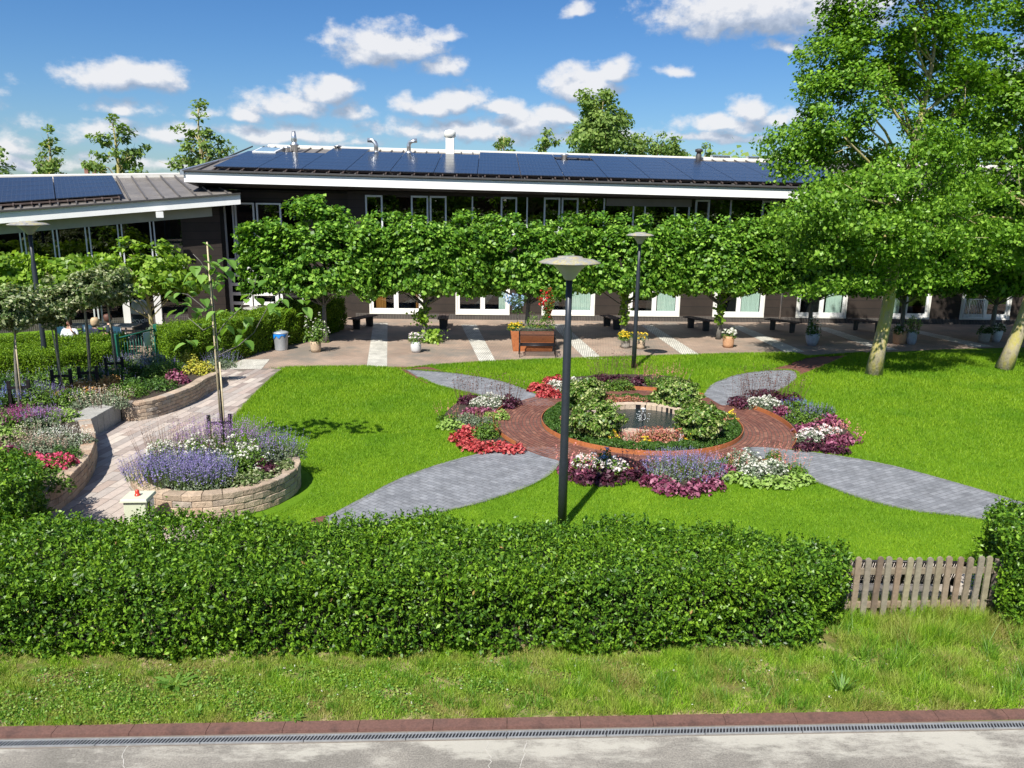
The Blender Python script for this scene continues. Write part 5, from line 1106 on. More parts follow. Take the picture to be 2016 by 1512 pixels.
def bigleaf(mb, c, d, L):
    d = np.array(d)/np.linalg.norm(d); s = np.cross(d, [0, 0, 1.]); s /= max(np.linalg.norm(s), 1e-6); u = np.cross(s, d)
    prof = [(0, 0), (.12, .32), (.35, .44), (.6, .36), (.82, .18), (1, 0)]; L2 = []; R2 = []; M = []
    for t, w in prof:
        p = c+d*L*t-np.array([0, 0, 1])*L*.28*t*t; M.append(p); L2.append(p+s*L*w*1.0+u*L*w*.28); R2.append(p-s*L*w*1.0+u*L*w*.28)
    vs = M+L2+R2; n = len(prof); fs = []
    for i in range(n-1): fs += [(i, i+1, n+i+1, n+i), (i, 2*n+i, 2*n+i+1, i+1)]
    mb.add(vs, fs)
bl = MB(); rs = random.Random(9)
for px, py, k, sp in [(410, 520, 16, 30), (395, 545, 10, 28), (430, 560, 8, 22), (440, 520, 6, 18), (350, 580, 10, 26), (370, 610, 8, 24), (335, 560, 5, 15), (370, 560, 5, 16), (365, 670, 4, 12), (500, 580, 7, 24), (520, 545, 7, 24), (560, 575, 6, 24), (540, 600, 6, 22), (600, 610, 2, 12), (450, 640, 8, 24), (440, 610, 6, 20), (480, 630, 5, 20), (430, 680, 3, 10), (590, 590, 2, 12), (470, 665, 3, 16), (395, 640, 3, 15)]:
    for _ in range(max(2, int(k*.85))):
        c = pp(px+rs.gauss(0, sp*.6), py+rs.gauss(0, sp*.6), rs.gauss(0, .15)); az = rs.uniform(0, 6.28); bigleaf(bl, c, (math.cos(az), math.sin(az), rs.uniform(-.8, .15)), rs.uniform(.14, .26))
bl.build('leaves', m_big, th_)
tie_stakes((tb[0], tb[1]-.05, PH_-.06), 'black double tree support in the round planter')

# ================================================================ PICKET FENCE, GARDEN BENCH
fy_ = 9.08
fc = thing('picket_fence', 'low weathered wooden picket fence between the hedge and the right hedge', 'fence', (5.17, fy_+.03, 0), .055)
x = -1.65; k = 0
while x < 1.08:
    h = .87+random.uniform(-.012, .012); mb = MB(); n = 6; w = .037; pts = [(-w, .02), (w, .02), (w, h-w)]+[(w*math.cos(a), h-w+w*math.sin(a)) for a in np.linspace(.3, math.pi-.3, n)]+[(-w, h-w)]
    an = random.gauss(0, .012); pr = [(x+p*math.cos(an)+q*math.sin(an), q) for p, q in pts]; m = len(pr); yo = random.uniform(-.003, .003)
    mb.add([(p, -.012+yo, q) for p, q in pr]+[(p, .012+yo, q) for p, q in pr], [tuple(range(m)), tuple(range(m, 2*m))[::-1]]+[(i, m+i, m+(i+1) % m, (i+1) % m) for i in range(m)])
    mb.build('picket', m_picket, fc); x += .133; k += 1
for z in (.19, .66): MB().box((-.27, .035, z), (2.82, .04, .085)).build('rail', m_picket, fc, .004)
for xx in (-1.1, 1.17): MB().box((xx, .03, .38), (.09, .09, .85)).build('post', m_wood, fc, .008)
gb = thing('garden_bench', 'black slatted metal bench right behind the picket fence', 'bench', (5.2, 9.62, -.09))
mb = MB(); 
for i in range(46): u = -.68+i*.0302; mb.tube([(u, -.34, .80), (u, -.33, .76), (u, -.22, .44), (u, -.12, .405), (u, .22, .40), (u, .28, .375)], .0105, 4)
mb.build('slats', m_black, gb)
MB().tube([(-.72, -.35, .815), (.70, -.35, .815), (.745, -.345, .80), (.72, -.27, .62), (.68, -.2, .44)], .02, 8).build('back_rail', m_black, gb)
MB().tube([(-.7, .28, .37), (.7, .28, .37)], .018, 8).build('front_rail', m_black, gb)
for s in (-.7, 0, .7): MB().tube([(s, -.34, .79), (s, -.2, .42), (s, .26, .38)], .018, 8).build('frame', m_black, gb)
for s in (-.66, .66):
    for yy in (-.2, .24): MB().tube([(s, yy, .42), (s*1.03, yy*1.25, .0)], .018, 8).build('leg', m_black, gb)

# cable box in front of the round planter
bp = G(279, 1045); cbx = thing('utility_box', 'pale green utility box with a red light on its lid by the round planter', 'utility box', (bp[0], bp[1], 0), D(4))
m_pg = MAT('pale_green_metal', [(.50, .53, .38), (.57, .6, .45)], 4, .5)
MB().box((0, 0, .28), (.34, .34, .56)).build('cabinet', m_pg, cbx, .012)
MB().box((0, 0, .585), (.42, .42, .05), taper=.93).build('lid', m_pg, cbx, .008)
MB().box((.173, -.06, .42), (.02, .07, .18)).build('lock', m_black, cbx); MB().box((.173, .07, .46), (.012, .14, .1)).build('plate', m_white, cbx)
m_redl = MAT('red_plastic', [(.55, .05, .03)], rough=.25)
MB().lathe([(.045, .61), (.045, .63), (.032, .635), (.032, .68), (.026, .70), (.008, .708)], (.0, -.02, 0), 16).build('signal_light', m_redl, cbx)

# green gate
ga, gb2 = G(236, 748), G(314, 722); L = math.hypot(gb2[0]-ga[0], gb2[1]-ga[1]); rz = math.atan2(gb2[1]-ga[1], gb2[0]-ga[0])
gt = thing('garden_gate', 'dark green metal bar gate between the two clipped hedges', 'gate', (ga[0], ga[1], 0), rz)
m_green = MAT('dark_green_paint', [(.012, .10, .065), (.016, .13, .085)], 5, .35)
for xx in (0, L): MB().box((xx, 0, .68), (.13, .13, 1.36)).build('post', m_green, gt, .01)
g = MB(); g.tube([(.1, 0, 1.22), (L-.1, 0, 1.22)], .025, 8); g.tube([(.1, 0, .2), (L-.1, 0, .2)], .025, 8); g.tube([(.1, 0, .2), (.1, 0, 1.22)], .025, 8); g.tube([(L-.1, 0, .2), (L-.1, 0, 1.22)], .025, 8)
for i in range(1, 13): xx = .1+(L-.2)*i/13; g.tube([(xx, 0, .2), (xx, 0, 1.22)], .010, 6)
g.build('gate_leaf', m_green, gt); MB().box((L*.72, -.03, .98), (.32, .01, .42)).build('notice_board', MAT('pale_notice', [(.6, .66, .74)], rough=.5), gt)
MB().box((L-.18, -.05, 1.05), (.14, .04, .05)).build('handle', m_galv, gt)

# grey dustbin
bb = G(554, 689); bn = thing('dustbin', 'grey metal dustbin with a blue bag under its lid beside the hedge', 'bin', (bb[0], bb[1], 0))
m_zinc = MAT('zinc_grey', [(.36, .39, .41), (.46, .49, .51)], 4, .42, metal=.35)
MB().lathe([(.01, 0), (.215, 0), (.22, .03), (.255, .58), (.262, .60)], n=28).build('body', m_zinc, bn)
lid = MB().lathe([(.27, .60), (.275, .64), (.2, .67), (.05, .685), (.01, .688)], n=28).build('lid', m_zinc, bn)
MB().tube([(-.05, 0, .68), (-.05, 0, .72), (.05, 0, .72), (.05, 0, .68)], .012, 6).build('handle', m_zinc, lid)
bgm = MB(); vs = []; n = 22
for k_, (r_, z_) in enumerate([(.268, .605), (.275, .52), (.272, .44)]):
    for i in range(n): a = math.pi*.85+math.pi*1.05*i/(n-1); vs.append((r_*math.cos(a), r_*math.sin(a), z_+(.0 if k_ < 1 else .05*math.sin(i*1.3)+(.10*(i/(n-1)) if k_ == 2 else 0))))
bgm.add(vs, [(k_*n+i, k_*n+i+1, (k_+1)*n+i+1, (k_+1)*n+i) for k_ in range(2) for i in range(n-1)], True); bgm.build('bin_bag', MAT('blue_plastic', [(.01, .18, .62), (.02, .26, .75)], 8, .3), bn)
MB().tube([(.25, -.05, .48), (.31, -.05, .5), (.31, .05, .5), (.25, .05, .48)], .012, 6).build('handle', m_zinc, bn)

# rusty planter with plants
cp = G(1048, 693); cpl = thing('steel_planter', 'large tapered rusty steel planter behind the iron bench', 'planter', (cp[0], cp[1]+.35, 0), D(3))
w0, w1, d0, d1, hh = .70, .80, .28, .34, .74
MB().hexa([(-w0, -d0, 0), (w0, -d0, 0), (w0, d0, 0), (-w0, d0, 0), (-w1, -d1, hh), (w1, -d1, hh), (w1, d1, hh), (-w1, d1, hh)]).build('box', m_corten, cpl, .01)
MB().box((0, 0, hh+.004), (2*w1-.08, 2*d1-.08, .01)).build('soil', m_soil, cpl)
GPp = 'plants in the rusty planter'; ox, oy = cp[0], cp[1]+.35
def inpl(name, label, dx, dy, rx, ry, h, leaf, ls, fl=(), z=hh, **k): return plant(name, label, k.get('cat', 'plant'), 0, 0, z, rx, ry, h, leaf, ls, fl=fl, group=GPp, loc=(ox+dx, oy+dy), n=k.get('n'))
inpl('flower_clump', 'yellow flowers at the left end of the rusty planter', -.62, -.08, .32, .28, .26, 'green', .05, [('heads', 'yell', 46, .06, 1.1)], cat='flower')
inpl('flower_clump', 'small orange flowers along the planter middle', .05, .05, .5, .22, .16, 'green', .05, [('heads', 'orange', 34, .03, 1)], cat='flower')
inpl('flower_clump', 'fine grey green trailing plants behind the bench back', .0, -.2, .65, .14, .16, 'silver', .035)
inpl('conifer_bush', 'upright green bush in the middle of the rusty planter', -.02, .1, .24, .2, .62, 'green', .05)
def column_plant(name, label, dx, dy, zb, zt, r, leaf, ls, n, flc, fln, cat='plant', top=.0):
    t = thing(name, label, cat, (ox+dx, oy+dy, hh), 0, GPp); z = rng.uniform(zb, zt, n); a = rng.uniform(0, 2*np.pi, n); rr = r*np.sqrt(rng.uniform(.1, 1.3, n))*(.85+.35*np.sin(z*7+dx))
    P = np.stack([rr*np.cos(a), rr*np.sin(a), z], 1); N = P*np.array([1, 1, 0])+np.array([0, 0, .1]); leafobj('foliage', leaves(P, N, ls, .6), lc(leaf), t)
    q = fln; z = rng.uniform(zb+(zt-zb)*top, zt, q); a = rng.uniform(0, 2*np.pi, q); w_ = r*(.55+.4*np.sin(z*6+1)+rng.uniform(-.2, .35, q)); P = np.stack([w_*np.cos(a)+.08*np.sin(z*4), w_*np.sin(a), z+rng.normal(0, .05, q)], 1); P = np.repeat(P, 6, 0); o = sph(len(P)); leafobj('flowers', leaves(P+o*.045, o, .07, .85), lc(flc), t)
    MB().tube([(0, 0, -.05), (0, 0, zt*.9)], .012, 6).build('stem', m_limeb, t); return t
column_plant('climbing_plant', 'tall red flowering climber at the right end of the rusty planter', .52, .05, .0, 1.55, .25, 'green', .06, 1500, 'redf', 62, top=.3)
column_plant('flowering_standard', 'pale blue flowering standard in the rusty planter', -.55, .12, .6, 1.22, .32, 'dgreen', .06, 600, 'sky', 46, top=.4)

# iron bench
ib = G(1058, 703); be = thing('iron_bench', 'black iron bench in front of the rusty planter', 'bench', (ib[0], ib[1]+.12, 0), D(2))
W_ = .62; mb = MB()
for i in range(34): u = -W_+.03+i*(2*W_-.06)/33; mb.tube([(u, .32, .86), (u, .26, .45)], .0115, 4)
mb.build('back_bars', m_black, be)
mb = MB()
for i in range(11): yv = -.22+i*.045; mb.tube([(-W_, yv, .43), (W_, yv, .43)], .013, 4)
mb.build('seat', m_black, be)
MB().tube([(-W_, .26, .44), (-W_, .32, .82), (-W_+.06, .33, .9), (W_-.06, .33, .9), (W_, .32, .82), (W_, .26, .44)], .025, 8).build('back_frame', m_black, be)
MB().tube([(-W_, .31, .70), (W_, .31, .70)], .012, 6).build('back_rail', m_black, be)
for s in (-W_, W_):
    MB().tube([(s, .31, .66), (s, .0, .66), (s, -.22, .64), (s, -.26, .55), (s, -.24, .0)], .016, 8).build('armrest', m_black, be)
    MB().tube([(s, .26, .45), (s*1.02, .34, .0)], .016, 8).build('leg', m_black, be)
    MB().tube([(s, -.23, .22), (s, .0, .32), (s, .3, .2)], .010, 6).build('scroll', m_black, be)
MB().tube([(-W_, -.25, .42), (W_, -.25, .42)], .014, 6).build('front_rail', m_black, be)

# plank benches along the facade
def plank_bench(label, x, y, rz, L=1.5):
    t = thing('plank_bench', label, 'bench', (x, y, 0), rz, 'plank benches along the facade')
    for i in range(3): MB().box(((i-1)*.155, 0, .455), (.14, L, .045)).build('plank', m_wooddk, t, .005)
    for s in (-L*.3, L*.3): MB().box((0, s, .22), (.30, .09, .43), taper=1.15).build('leg', m_gutter, t, .01)
    return t
for (px, py, lab, rz) in [(712, 648, 'plank bench at the end of the long hedge', -.45), (872, 647, 'plank bench between the first two garden doors', .05), (1206, 648, 'plank bench left of the leafy lime trunk', .35), (1378, 651, 'plank bench left of the pale lime trunk', .55), (1545, 655, 'plank bench beside the grey downspout', .75), (1712, 655, 'plank bench in shade behind the big tree trunk', .8)]:
    x, y = G(px, py); plank_bench(lab, x, y+.35, rz)

# pots
m_bask = MAT('woven_basket', [(.42, .30, .19), (.58, .45, .31)], 22, .85, bmp=.8, bscale=60, sc=(1, 1, 2.2)); m_baskg = MAT('grey_basket', [(.27, .24, .2), (.38, .35, .3)], 22, .85, bmp=.8, bscale=60, sc=(1, 1, 2.2))
m_basko = MAT('orange_basket', [(.48, .24, .12), (.6, .36, .2)], 22, .85, bmp=.8, bscale=60, sc=(1, 1, 2.2)); m_potw = MAT('pale_ceramic', [(.55, .55, .53), (.65, .65, .63)], 6, .6, fine=50); m_potg = MAT('grey_stone_pot', [(.32, .34, .37), (.45, .47, .5)], 9, .8, fine=40)
def pot(label, px, py, wpx, hpx, mat, shape='basket'):
    x, y = G(px, py); s = math.hypot(y, CAMH)/F; r = wpx*s/2; h = hpx*s*1.05; t = thing('flower_pot', label, 'flower pot', (x, y, 0), 0, 'flower pots on the terrace')
    pr = {'basket': [(.86, 0), (.95, .3), (1, .75), (1, 1), (.88, 1), (.86, .9)], 'round': [(.7, 0), (.95, .25), (1, .6), (.9, .95), (.86, 1), (.78, 1), (.76, .9)], 'tall': [(.6, 0), (.85, .3), (1, .7), (1, 1), (.9, 1), (.88, .9)]}[shape]
    MB().lathe([(.01, 0)]+[(r*a, h*b) for a, b in pr]+[(.01, h*.9)], n=24, closed=False).build('pot', mat, t); return x, y, h, r
def potplant(label, P_, hw, hh, leaf, ls, fl=(), name='potted_plant', cat='plant', n=None):
    x, y, h, r = P_; return plant(name, label, cat, 0, 0, h*.85, hw*1.15, hw, hh*1.1, leaf, ls, n, [(a, b, int(c*1.5), d*1.45, e) for a, b, c, d, e in fl], 'plants in the terrace pots', (x, y))
p_ = pot('beige basket pot under the white flowering bush near the dustbin', 622, 693, 21, 21, m_bask); potplant('tall bushy plant with white flowers in the beige basket near the dustbin', p_, .36, .85, 'green', .075, [('heads', 'white', 34, .035, 1)], n=900)
p_ = pot('white pot with pale pink flowers below the second lime', 819, 694, 21, 21, m_potw, 'round'); potplant('pale pink flowers in the white pot', p_, .26, .34, 'green', .06, [('heads', 'pwhite', 26, .06, 1)], cat='flower')
p_ = pot('grey basket pot left of the far street lamp', 1231, 685, 19, 18, m_baskg); potplant('yellow flowers in the grey basket', p_, .28, .30, 'green', .05, [('heads', 'yell', 42, .045, 1)], cat='flower')
p_ = pot('beige basket pot right of the far street lamp', 1261, 687, 17, 18, m_bask); potplant('orange yellow flowers in the beige basket right of the lamp', p_, .24, .28, 'silver', .05, [('heads', 'yell', 16, .045, 1), ('heads', 'orange', 12, .04, 1)], cat='flower')
p_ = pot('orange beige basket pot holding a white hydrangea', 1433, 684, 22, 22, m_basko); potplant('white hydrangea in the orange beige basket', p_, .25, .34, 'green', .07, [('heads', 'white', 22, .07, 1)], cat='flower')
p_ = pot('white grey pot at the start of the red brick path', 1598, 680, 26, 23, m_potg, 'tall'); potplant('leafy plant with small white flowers in the white grey pot', p_, .30, .62, 'dgreen', .06, [('heads', 'white', 26, .035, 1)], n=900)
p_ = pot('brown basket pot right of the big tree trunk', 1769, 677, 24, 23, m_basko); potplant('white and dark flowers in the brown basket', p_, .30, .34, 'dgreen', .06, [('heads', 'pwhite', 14, .04, 1)], cat='flower')
p_ = pot('slim pale round pot beside the brown basket', 1793, 678, 19, 24, m_potg, 'round'); potplant('feathery grass in the slim pale pot', p_, .22, .5, 'green', .06, [('wisps', 'lime', 40, .03, .4)])
p_ = pot('dark grey basket pot in the shade at the right', 1936, 674, 22, 18, m_baskg); potplant('dark leafy plant in the shaded grey basket', p_, .3, .34, 'dgreen', .06)
p_ = pot('light tapered pot nearest the leaning tree', 1960, 673, 20, 22, m_potw, 'tall'); potplant('white flowers in the light tapered pot', p_, .26, .34, 'dgreen', .06, [('heads', 'white', 16, .04, 1)], cat='flower')
p_ = pot('small pot at the right edge behind the leaning tree', 2012, 668, 20, 16, m_terra); potplant('small green plant at the right edge pot', p_, .24, .3, 'green', .06)
# child gate in the last door
uG = FM.hit(1897, 590)[0]; gx = FM.o+FM.d*uG-FM.n*.14; cg_ = thing('child_gate', 'white barred safety gate across the last garden door', 'gate', (gx[0], gx[1], .30), FM.rz)
g = MB(); wd = .92; hg = .85
for z in (0, hg): g.tube([(0, 0, z+.03), (wd, 0, z+.03)], .02, 6)
for i in range(13): g.tube([(wd*i/12, 0, .03), (wd*i/12, 0, hg+.03)], .022 if i in (0, 3, 12) else .009, 6)
g.build('bars', m_white, cg_)

# ================================================================ LEFT TERRACE: people, furniture, recycling bin
m_tab = MAT('silver_wood', [(.3, .28, .25), (.42, .4, .37)], 5, .8, sc=(.4, 4, 4)); m_teal = MAT('dark_blue_plastic', [(.01, .035, .06), (.015, .05, .08)], 5, .3)
tx, ty = Y(200, 612, 27.2)[0], 27.2
t = thing('picnic_table', 'long weathered picnic table behind the seated people', 'table', (tx, ty, 0), D(3))
for i in range(4): MB().box((0, (i-1.5)*.2, .76), (2.4, .18, .04)).build('plank', m_tab, t)
for s in (-.9, .9):
    for q in (-1, 1): MB().tube([(s, q*.25, .75), (s, q*.55, .0)], .035, 4).build('leg', m_tab, t)
    MB().box((s, 0, .42), (.06, 1.3, .08)).build('crossbeam', m_tab, t)
for q in (-.62, .62): MB().box((0, q, .46), (2.4, .26, .04)).build('seat', m_tab, t)
def chair(label, px, y, rz):
    x = Y(px, 600, y)[0]; t = thing('garden_chair', label, 'chair', (x, y, 0), rz, 'dark blue garden chairs')
    MB().box((0, 0, .44), (.46, .46, .04)).build('seat', m_teal, t, .01); bk = MB(); n = 8
    vs = [(.27*math.sin(a), .2-.06*(math.cos(a)), z) for z in (.44, 1.0) for a in np.linspace(-1.1, 1.1, n)]; bk.add(vs, [(i, i+1, n+i+1, n+i) for i in range(n-1)], True); o = bk.build('backrest', m_teal, t); m = o.modifiers.new('s', 'SOLIDIFY'); m.thickness = .03
    for a in (-.2, .2):
        for b in (-.2, .2): MB().tube([(a, b, .43), (a*1.15, b*1.15, 0)], .016, 6).build('leg', m_teal, t)
    for s in (-.27, .27): MB().box((s, .0, .66), (.04, .42, .03)).build('armrest', m_teal, t)
chair('dark blue garden chair to the right of the seated people', 235, 25.6, D(150)); chair('dark blue garden chair behind the blond person', 178, 25.9, D(170))
chair('dark blue garden chair left of the person in white', 103, 25.3, D(-30))
m_skin = MAT('skin', [(.52, .29, .2), (.58, .34, .24)], 8, .5); 
def person(label, x, y, rz, shirt, hairm, arm=0, long=False):
    t = thing('person', label, 'person', (x, y, 0), rz, 'people seated behind the hedge')
    # seated skeleton facing -Y; one continuous skinned surface
    V = [(0, 0, .50), (0, .03, .72), (0, .04, .95), (0, .02, 1.05), (0, 0, 1.12), (0, -.02, 1.2), (0, -.02, 1.27)]; R = [.14, .13, .15, .075, .055, .075, .085]
    E_ = [(i, i+1) for i in range(6)]
    def add(p, r, j): V.append(p); R.append(r); E_.append((j, len(V)-1)); return len(V)-1
    V_ = add((0, -.015, 1.33), .065, 6)
    for s in (-1, 1):
        a = add((s*.17, .03, .98), .06, 2)
        if arm == s: b = add((s*.28, -.12, .80), .042, a); c = add((s*.18, -.28, 1.02), .034, b); d = add((s*.10, -.21, 1.16), .026, c)
        else: b = add((s*.25, -.02, .74), .045, a); c = add((s*.18, -.25, .66), .034, b); d = add((s*.12, -.36, .70), .026, c)
        for f in range(4): g1 = add((V[d][0]-s*.012*f+s*.012, V[d][1]-.03, V[d][2]+.03-.012*f), .009, d); add((V[g1][0]-s*.015, V[g1][1]-.03+.006*abs(f-1), V[g1][2]+.012), .007, g1)
        add((V[d][0]+s*.02, V[d][1]+.0, V[d][2]+.04), .009, d)
        h = add((s*.10, -.06, .50), .10, 0); k = add((s*.13, -.45, .50), .065, h); an = add((s*.13, -.42, .10), .045, k); add((s*.13, -.58, .04), .035, an)
    me = bpy.data.meshes.new('body'); me.from_pydata(V, E_, []); o = link('body', me, m_skin, t); md = o.modifiers.new('skin', 'SKIN'); md.use_smooth_shade = True
    for i, r in enumerate(R): me.skin_vertices[0].data[i].radius = (r, r*.85)
    me.skin_vertices[0].data[0].use_root = True; sb = o.modifiers.new('sub', 'SUBSURF'); sb.levels = sb.render_levels = 1
    # clothing follows torso and upper arms
    V2 = [(0, 0, .48), (0, .03, .72), (0, .04, .96), (0, .03, 1.04)]; R2 = [.165, .16, .175, .085]; E2 = [(0, 1), (1, 2), (2, 3)]
    for s in (-1, 1):
        V2.append((s*.18, .03, .97)); R2.append(.085); E2.append((2, len(V2)-1)); tgt = (s*.275, -.10, .81) if arm == s else (s*.25, -.02, .76); V2.append(tgt); R2.append(.065); E2.append((len(V2)-2, len(V2)-1))
    me = bpy.data.meshes.new('shirt'); me.from_pydata(V2, E2, []); o = link('shirt', me, shirt, t); md = o.modifiers.new('skin', 'SKIN'); md.use_smooth_shade = True
    for i, r in enumerate(R2): me.skin_vertices[0].data[i].radius = (r, r*.82)
    me.skin_vertices[0].data[0].use_root = True; sb = o.modifiers.new('sub', 'SUBSURF'); sb.levels = sb.render_levels = 2
    hm = MB(); prof = [(.02, 1.375), (.075, 1.36), (.105, 1.31), (.112, 1.25), (.105, 1.19), (.09, 1.10 if long else 1.16)]; n = 20; vs = []
    for r, z in prof:
        for i in range(n):
            a = -math.pi*.5+.75+(2*math.pi-1.5)*i/(n-1) if z < 1.30 else -math.pi*.5+.12+(2*math.pi-.24)*i/(n-1); vs.append((r*math.cos(a)*.92, -.01+r*math.sin(a)*1.05, z))
    hm.add(vs, [(k*n+i, k*n+i+1, (k+1)*n+i+1, (k+1)*n+i) for k in range(len(prof)-1) for i in range(n-1)], True); o = hm.build('hair', hairm, t); m = o.modifiers.new('s', 'SOLIDIFY'); m.thickness = .02
    fm = MB(); fm.lathe([(.002, -.012), (.014, 0), (.002, .035)], (0, -.108, 1.235), 8); fm.build('nose', m_skin, t)
    em = MB()
    for s in (-.035, .035): em.lathe([(.002, -.010), (.012, 0), (.002, .010)], (s, -.088, 1.27), 8)
    em.build('eyes', m_black, t); MB().box((0, -.097, 1.195), (.05, .012, .01)).build('mouth', m_redl, t)
    st_ = thing('garden_chair', label.replace('person', 'chair under the person'), 'chair', (x, y, 0), rz, 'chairs under the seated people')
    MB().box((0, .02, .34), (.46, .46, .04)).build('seat', m_teal, st_, .01); MB().box((0, .27, .62), (.42, .03, .5)).build('backrest', m_teal, st_, .01)
    for a in (-.2, .2):
        for b in (-.18, .22): MB().tube([(a, b, .33), (a, b, 0)], .016, 6).build('leg', m_teal, st_)
for px, py, zz, lab, rz, sh, hr, ar, lg in [(134, 633, 1.27, 'dark haired person in a white shirt, hand raised to the face', D(8), MAT('white_shirt', [(.7, .72, .76)], rough=.8), MAT('dark_hair', [(.03, .015, .01)], rough=.6), 1, False), (186, 632, 1.27, 'blond person in a dark navy top seen over the hedge', D(150), MAT('navy_top', [(.012, .016, .035)], rough=.8), MAT('blond_hair', [(.42, .29, .16), (.55, .4, .24)], 20, .6), 0, True), (212, 625, 1.27, 'person in dark clothes beside the standard tree cane', D(-70), MAT('dark_jacket', [(.01, .02, .03)], rough=.8), MAT('brown_hair', [(.10, .04, .025)], rough=.6), 0, False)]:
    x, y = G(px, py, zz); person(lab, x, y, rz, sh, hr, ar, lg)

# recycling bin with lettering
rx_, ry_ = Y(275, 600, 28.6)[0], 28.6; rb_ = thing('recycling_bin', 'dark recycling bin with a pale top and white lettering near the wing doors', 'bin', (rx_, ry_, 0), D(5))
MB().lathe([(.01, 0), (.26, 0), (.28, .02), (.30, 1.0)], n=24).build('body', MAT('dark_grey_bin', [(.04, .042, .045)], rough=.5), rb_)
MB().lathe([(.31, 1.0), (.33, 1.05), (.30, 1.25), (.26, 1.42), (.15, 1.5), (.01, 1.52)], n=24).build('hood', m_potw, rb_)
cu = bpy.data.curves.new('lettering', 'FONT'); cu.body = 'Recycle'; cu.size = .25; cu.align_x = 'CENTER'; cu.extrude = .004
tmp = bpy.data.objects.new('tmp', cu); COL.objects.link(tmp); bpy.context.view_layer.update(); dg = bpy.context.evaluated_depsgraph_get(); me = bpy.data.meshes.new_from_object(tmp.evaluated_get(dg)); bpy.data.objects.remove(tmp)
for v in me.vertices:
    X, Z, dpt = v.co.x, v.co.y, v.co.z; a = X/.305; v.co = ((.302+dpt)*math.sin(a), -(.302+dpt)*math.cos(a), Z+.70)
o = link('lettering', me, m_white, rb_)
# garden tables by the entrance
def round_table(label, px, py, r, h, mat):
    x, y = G(px, py); t = thing('garden_table', label, 'table', (x, y, 0), 0, 'pale tables by the entrance')
    MB().lathe([(.01, h-.04), (r, h-.04), (r, h), (.01, h)], n=28, closed=False).build('table_top', mat, t); MB().tube([(0, 0, 0), (0, 0, h-.04)], .04, 8).build('leg', m_galv, t)
    MB().lathe([(.01, 0), (r*.5, 0), (r*.5, .03), (.01, .03)], n=20, closed=False).build('base', m_galv, t)
round_table('pale round table by the entrance door', 505, 640, .5, .74, m_conc); round_table('pale table left of the barrel by the entrance', 548, 634, .5, .74, m_conc)
x, y = G(565, 640); t = thing('barrel_pot', 'grey barrel pot standing behind the hedge by the entrance', 'pot', (x, y, 0)); MB().lathe([(.01, 0), (.22, 0), (.28, .4), (.25, .85), (.2, .85), (.2, .78), (.01, .78)], n=24, closed=False).build('barrel', m_potg, t)
# white rail behind the low plane trees
xr0, xr1 = Y(68, 541, 27.8), Y(160, 544, 27.8); t = thing('awning_rail', 'white horizontal rail above the dining terrace', 'rail', (xr0[0], 27.8, 0)); MB().tube([(0, 0, xr0[2]), (xr1[0]-xr0[0]+.6, 0, xr0[2]-.02)], .04, 8).build('rail', m_white, t)
for q in (0, xr1[0]-xr0[0]+.6): MB().tube([(q, 0, 0), (q, 0, xr0[2])], .03, 8).build('post', m_white, t)
plant('grass_tuft', 'spiky pale ornamental grass between the hedge and the dining table', 'plant', 0, 0, 0, .6, .5, 1.2, 'silver', .14, fl=[('wisps', 'silver', 160, .03, .45)], loc=(Y(310, 620, 24.9)[0], 24.9))

# ================================================================ GRASS
shr = lambda P, k=.86: [(np.mean([q[0] for q in P])*(1-k)+x*k, np.mean([q[1] for q in P])*(1-k)+y*k) for x, y in P]
bad = [PLAZA, SLAB, NW, SW, NE, SE, RN, RW, RS, circ(RO+.05), shr(WBED), shr(EBED), shr(SBED), shr(NBED), soilp, [(-8, 7.7), (4.3, 7.7), (4.3, 9.5), (-1, 9.9), (-8, 9.9)], [(4.0, 9.0), (7.2, 9.0), (7.0, 10.75), (4.9, 10.75)], [(PX+1.68*math.cos(a), PY+1.68*math.sin(a)) for a in np.linspace(0, 6.28, 40)], [(-30, 9), (-9.8, 9), (-9.8, 40), (-30, 40)]]
n = 900000; Yg = 9.6*np.exp(rng.uniform(0, 1, n)*math.log(28/9.6)); Xg = rng.uniform(-9.8, 22, n)
ok = (np.abs(Xg) < Yg*.72+.6); Xg, Yg = Xg[ok], Yg[ok]
ok = np.ones(len(Xg), bool)
for p in bad: ok &= ~inside(p, Xg, Yg)
Xg, Yg = Xg[ok], Yg[ok]; sz = np.clip(Yg/17, .7, 1.6)
m_grass = LEAF('mown_grass_blade', [(.11, .205, .008), (.165, .30, .012), (.235, .385, .018), (.33, .47, .035)], .5, .35, world=(.5, [(.08, .185, .008), (.13, .27, .012), (.19, .355, .02)]), spec=.2)
fr_ = []
for poly, dens_ in ((NW, 420), (SW, 420), (NE, 420), (SE, 420), (LE, 420), (PLAZA[2:13], 300), (RN, 300)):
    for a, b in zip(poly[:-1], poly[1:]):
        a, b = np.array(a), np.array(b); m = int(np.linalg.norm(b-a)*dens_)
        if m: t_ = rng.uniform(0, 1, (m, 1)); fr_.append(a+(b-a)*t_+rng.normal(0, .022, (m, 2))*(1+.8*np.sin((a+(b-a)*t_)[:, :1]*9)))
fr_ = np.concatenate(fr_); k = ~inside(circ(RO), fr_[:, 0], fr_[:, 1]); fr_ = fr_[k]; Xg = np.concatenate([Xg, fr_[:, 0]]); Yg = np.concatenate([Yg, fr_[:, 1]]); sz = np.clip(Yg/17, .7, 1.6)
P = np.stack([Xg, Yg, np.zeros(len(Xg))], 1); V, Fq = blades(P, .055*sz, (.012*sz)[:, None], 1.0)
o = leafobj('lawn_grass', (V, Fq), m_grass, None); o['kind'] = 'stuff'; o['label'] = 'short bright green mown grass of the lawn'; o['category'] = 'grass'
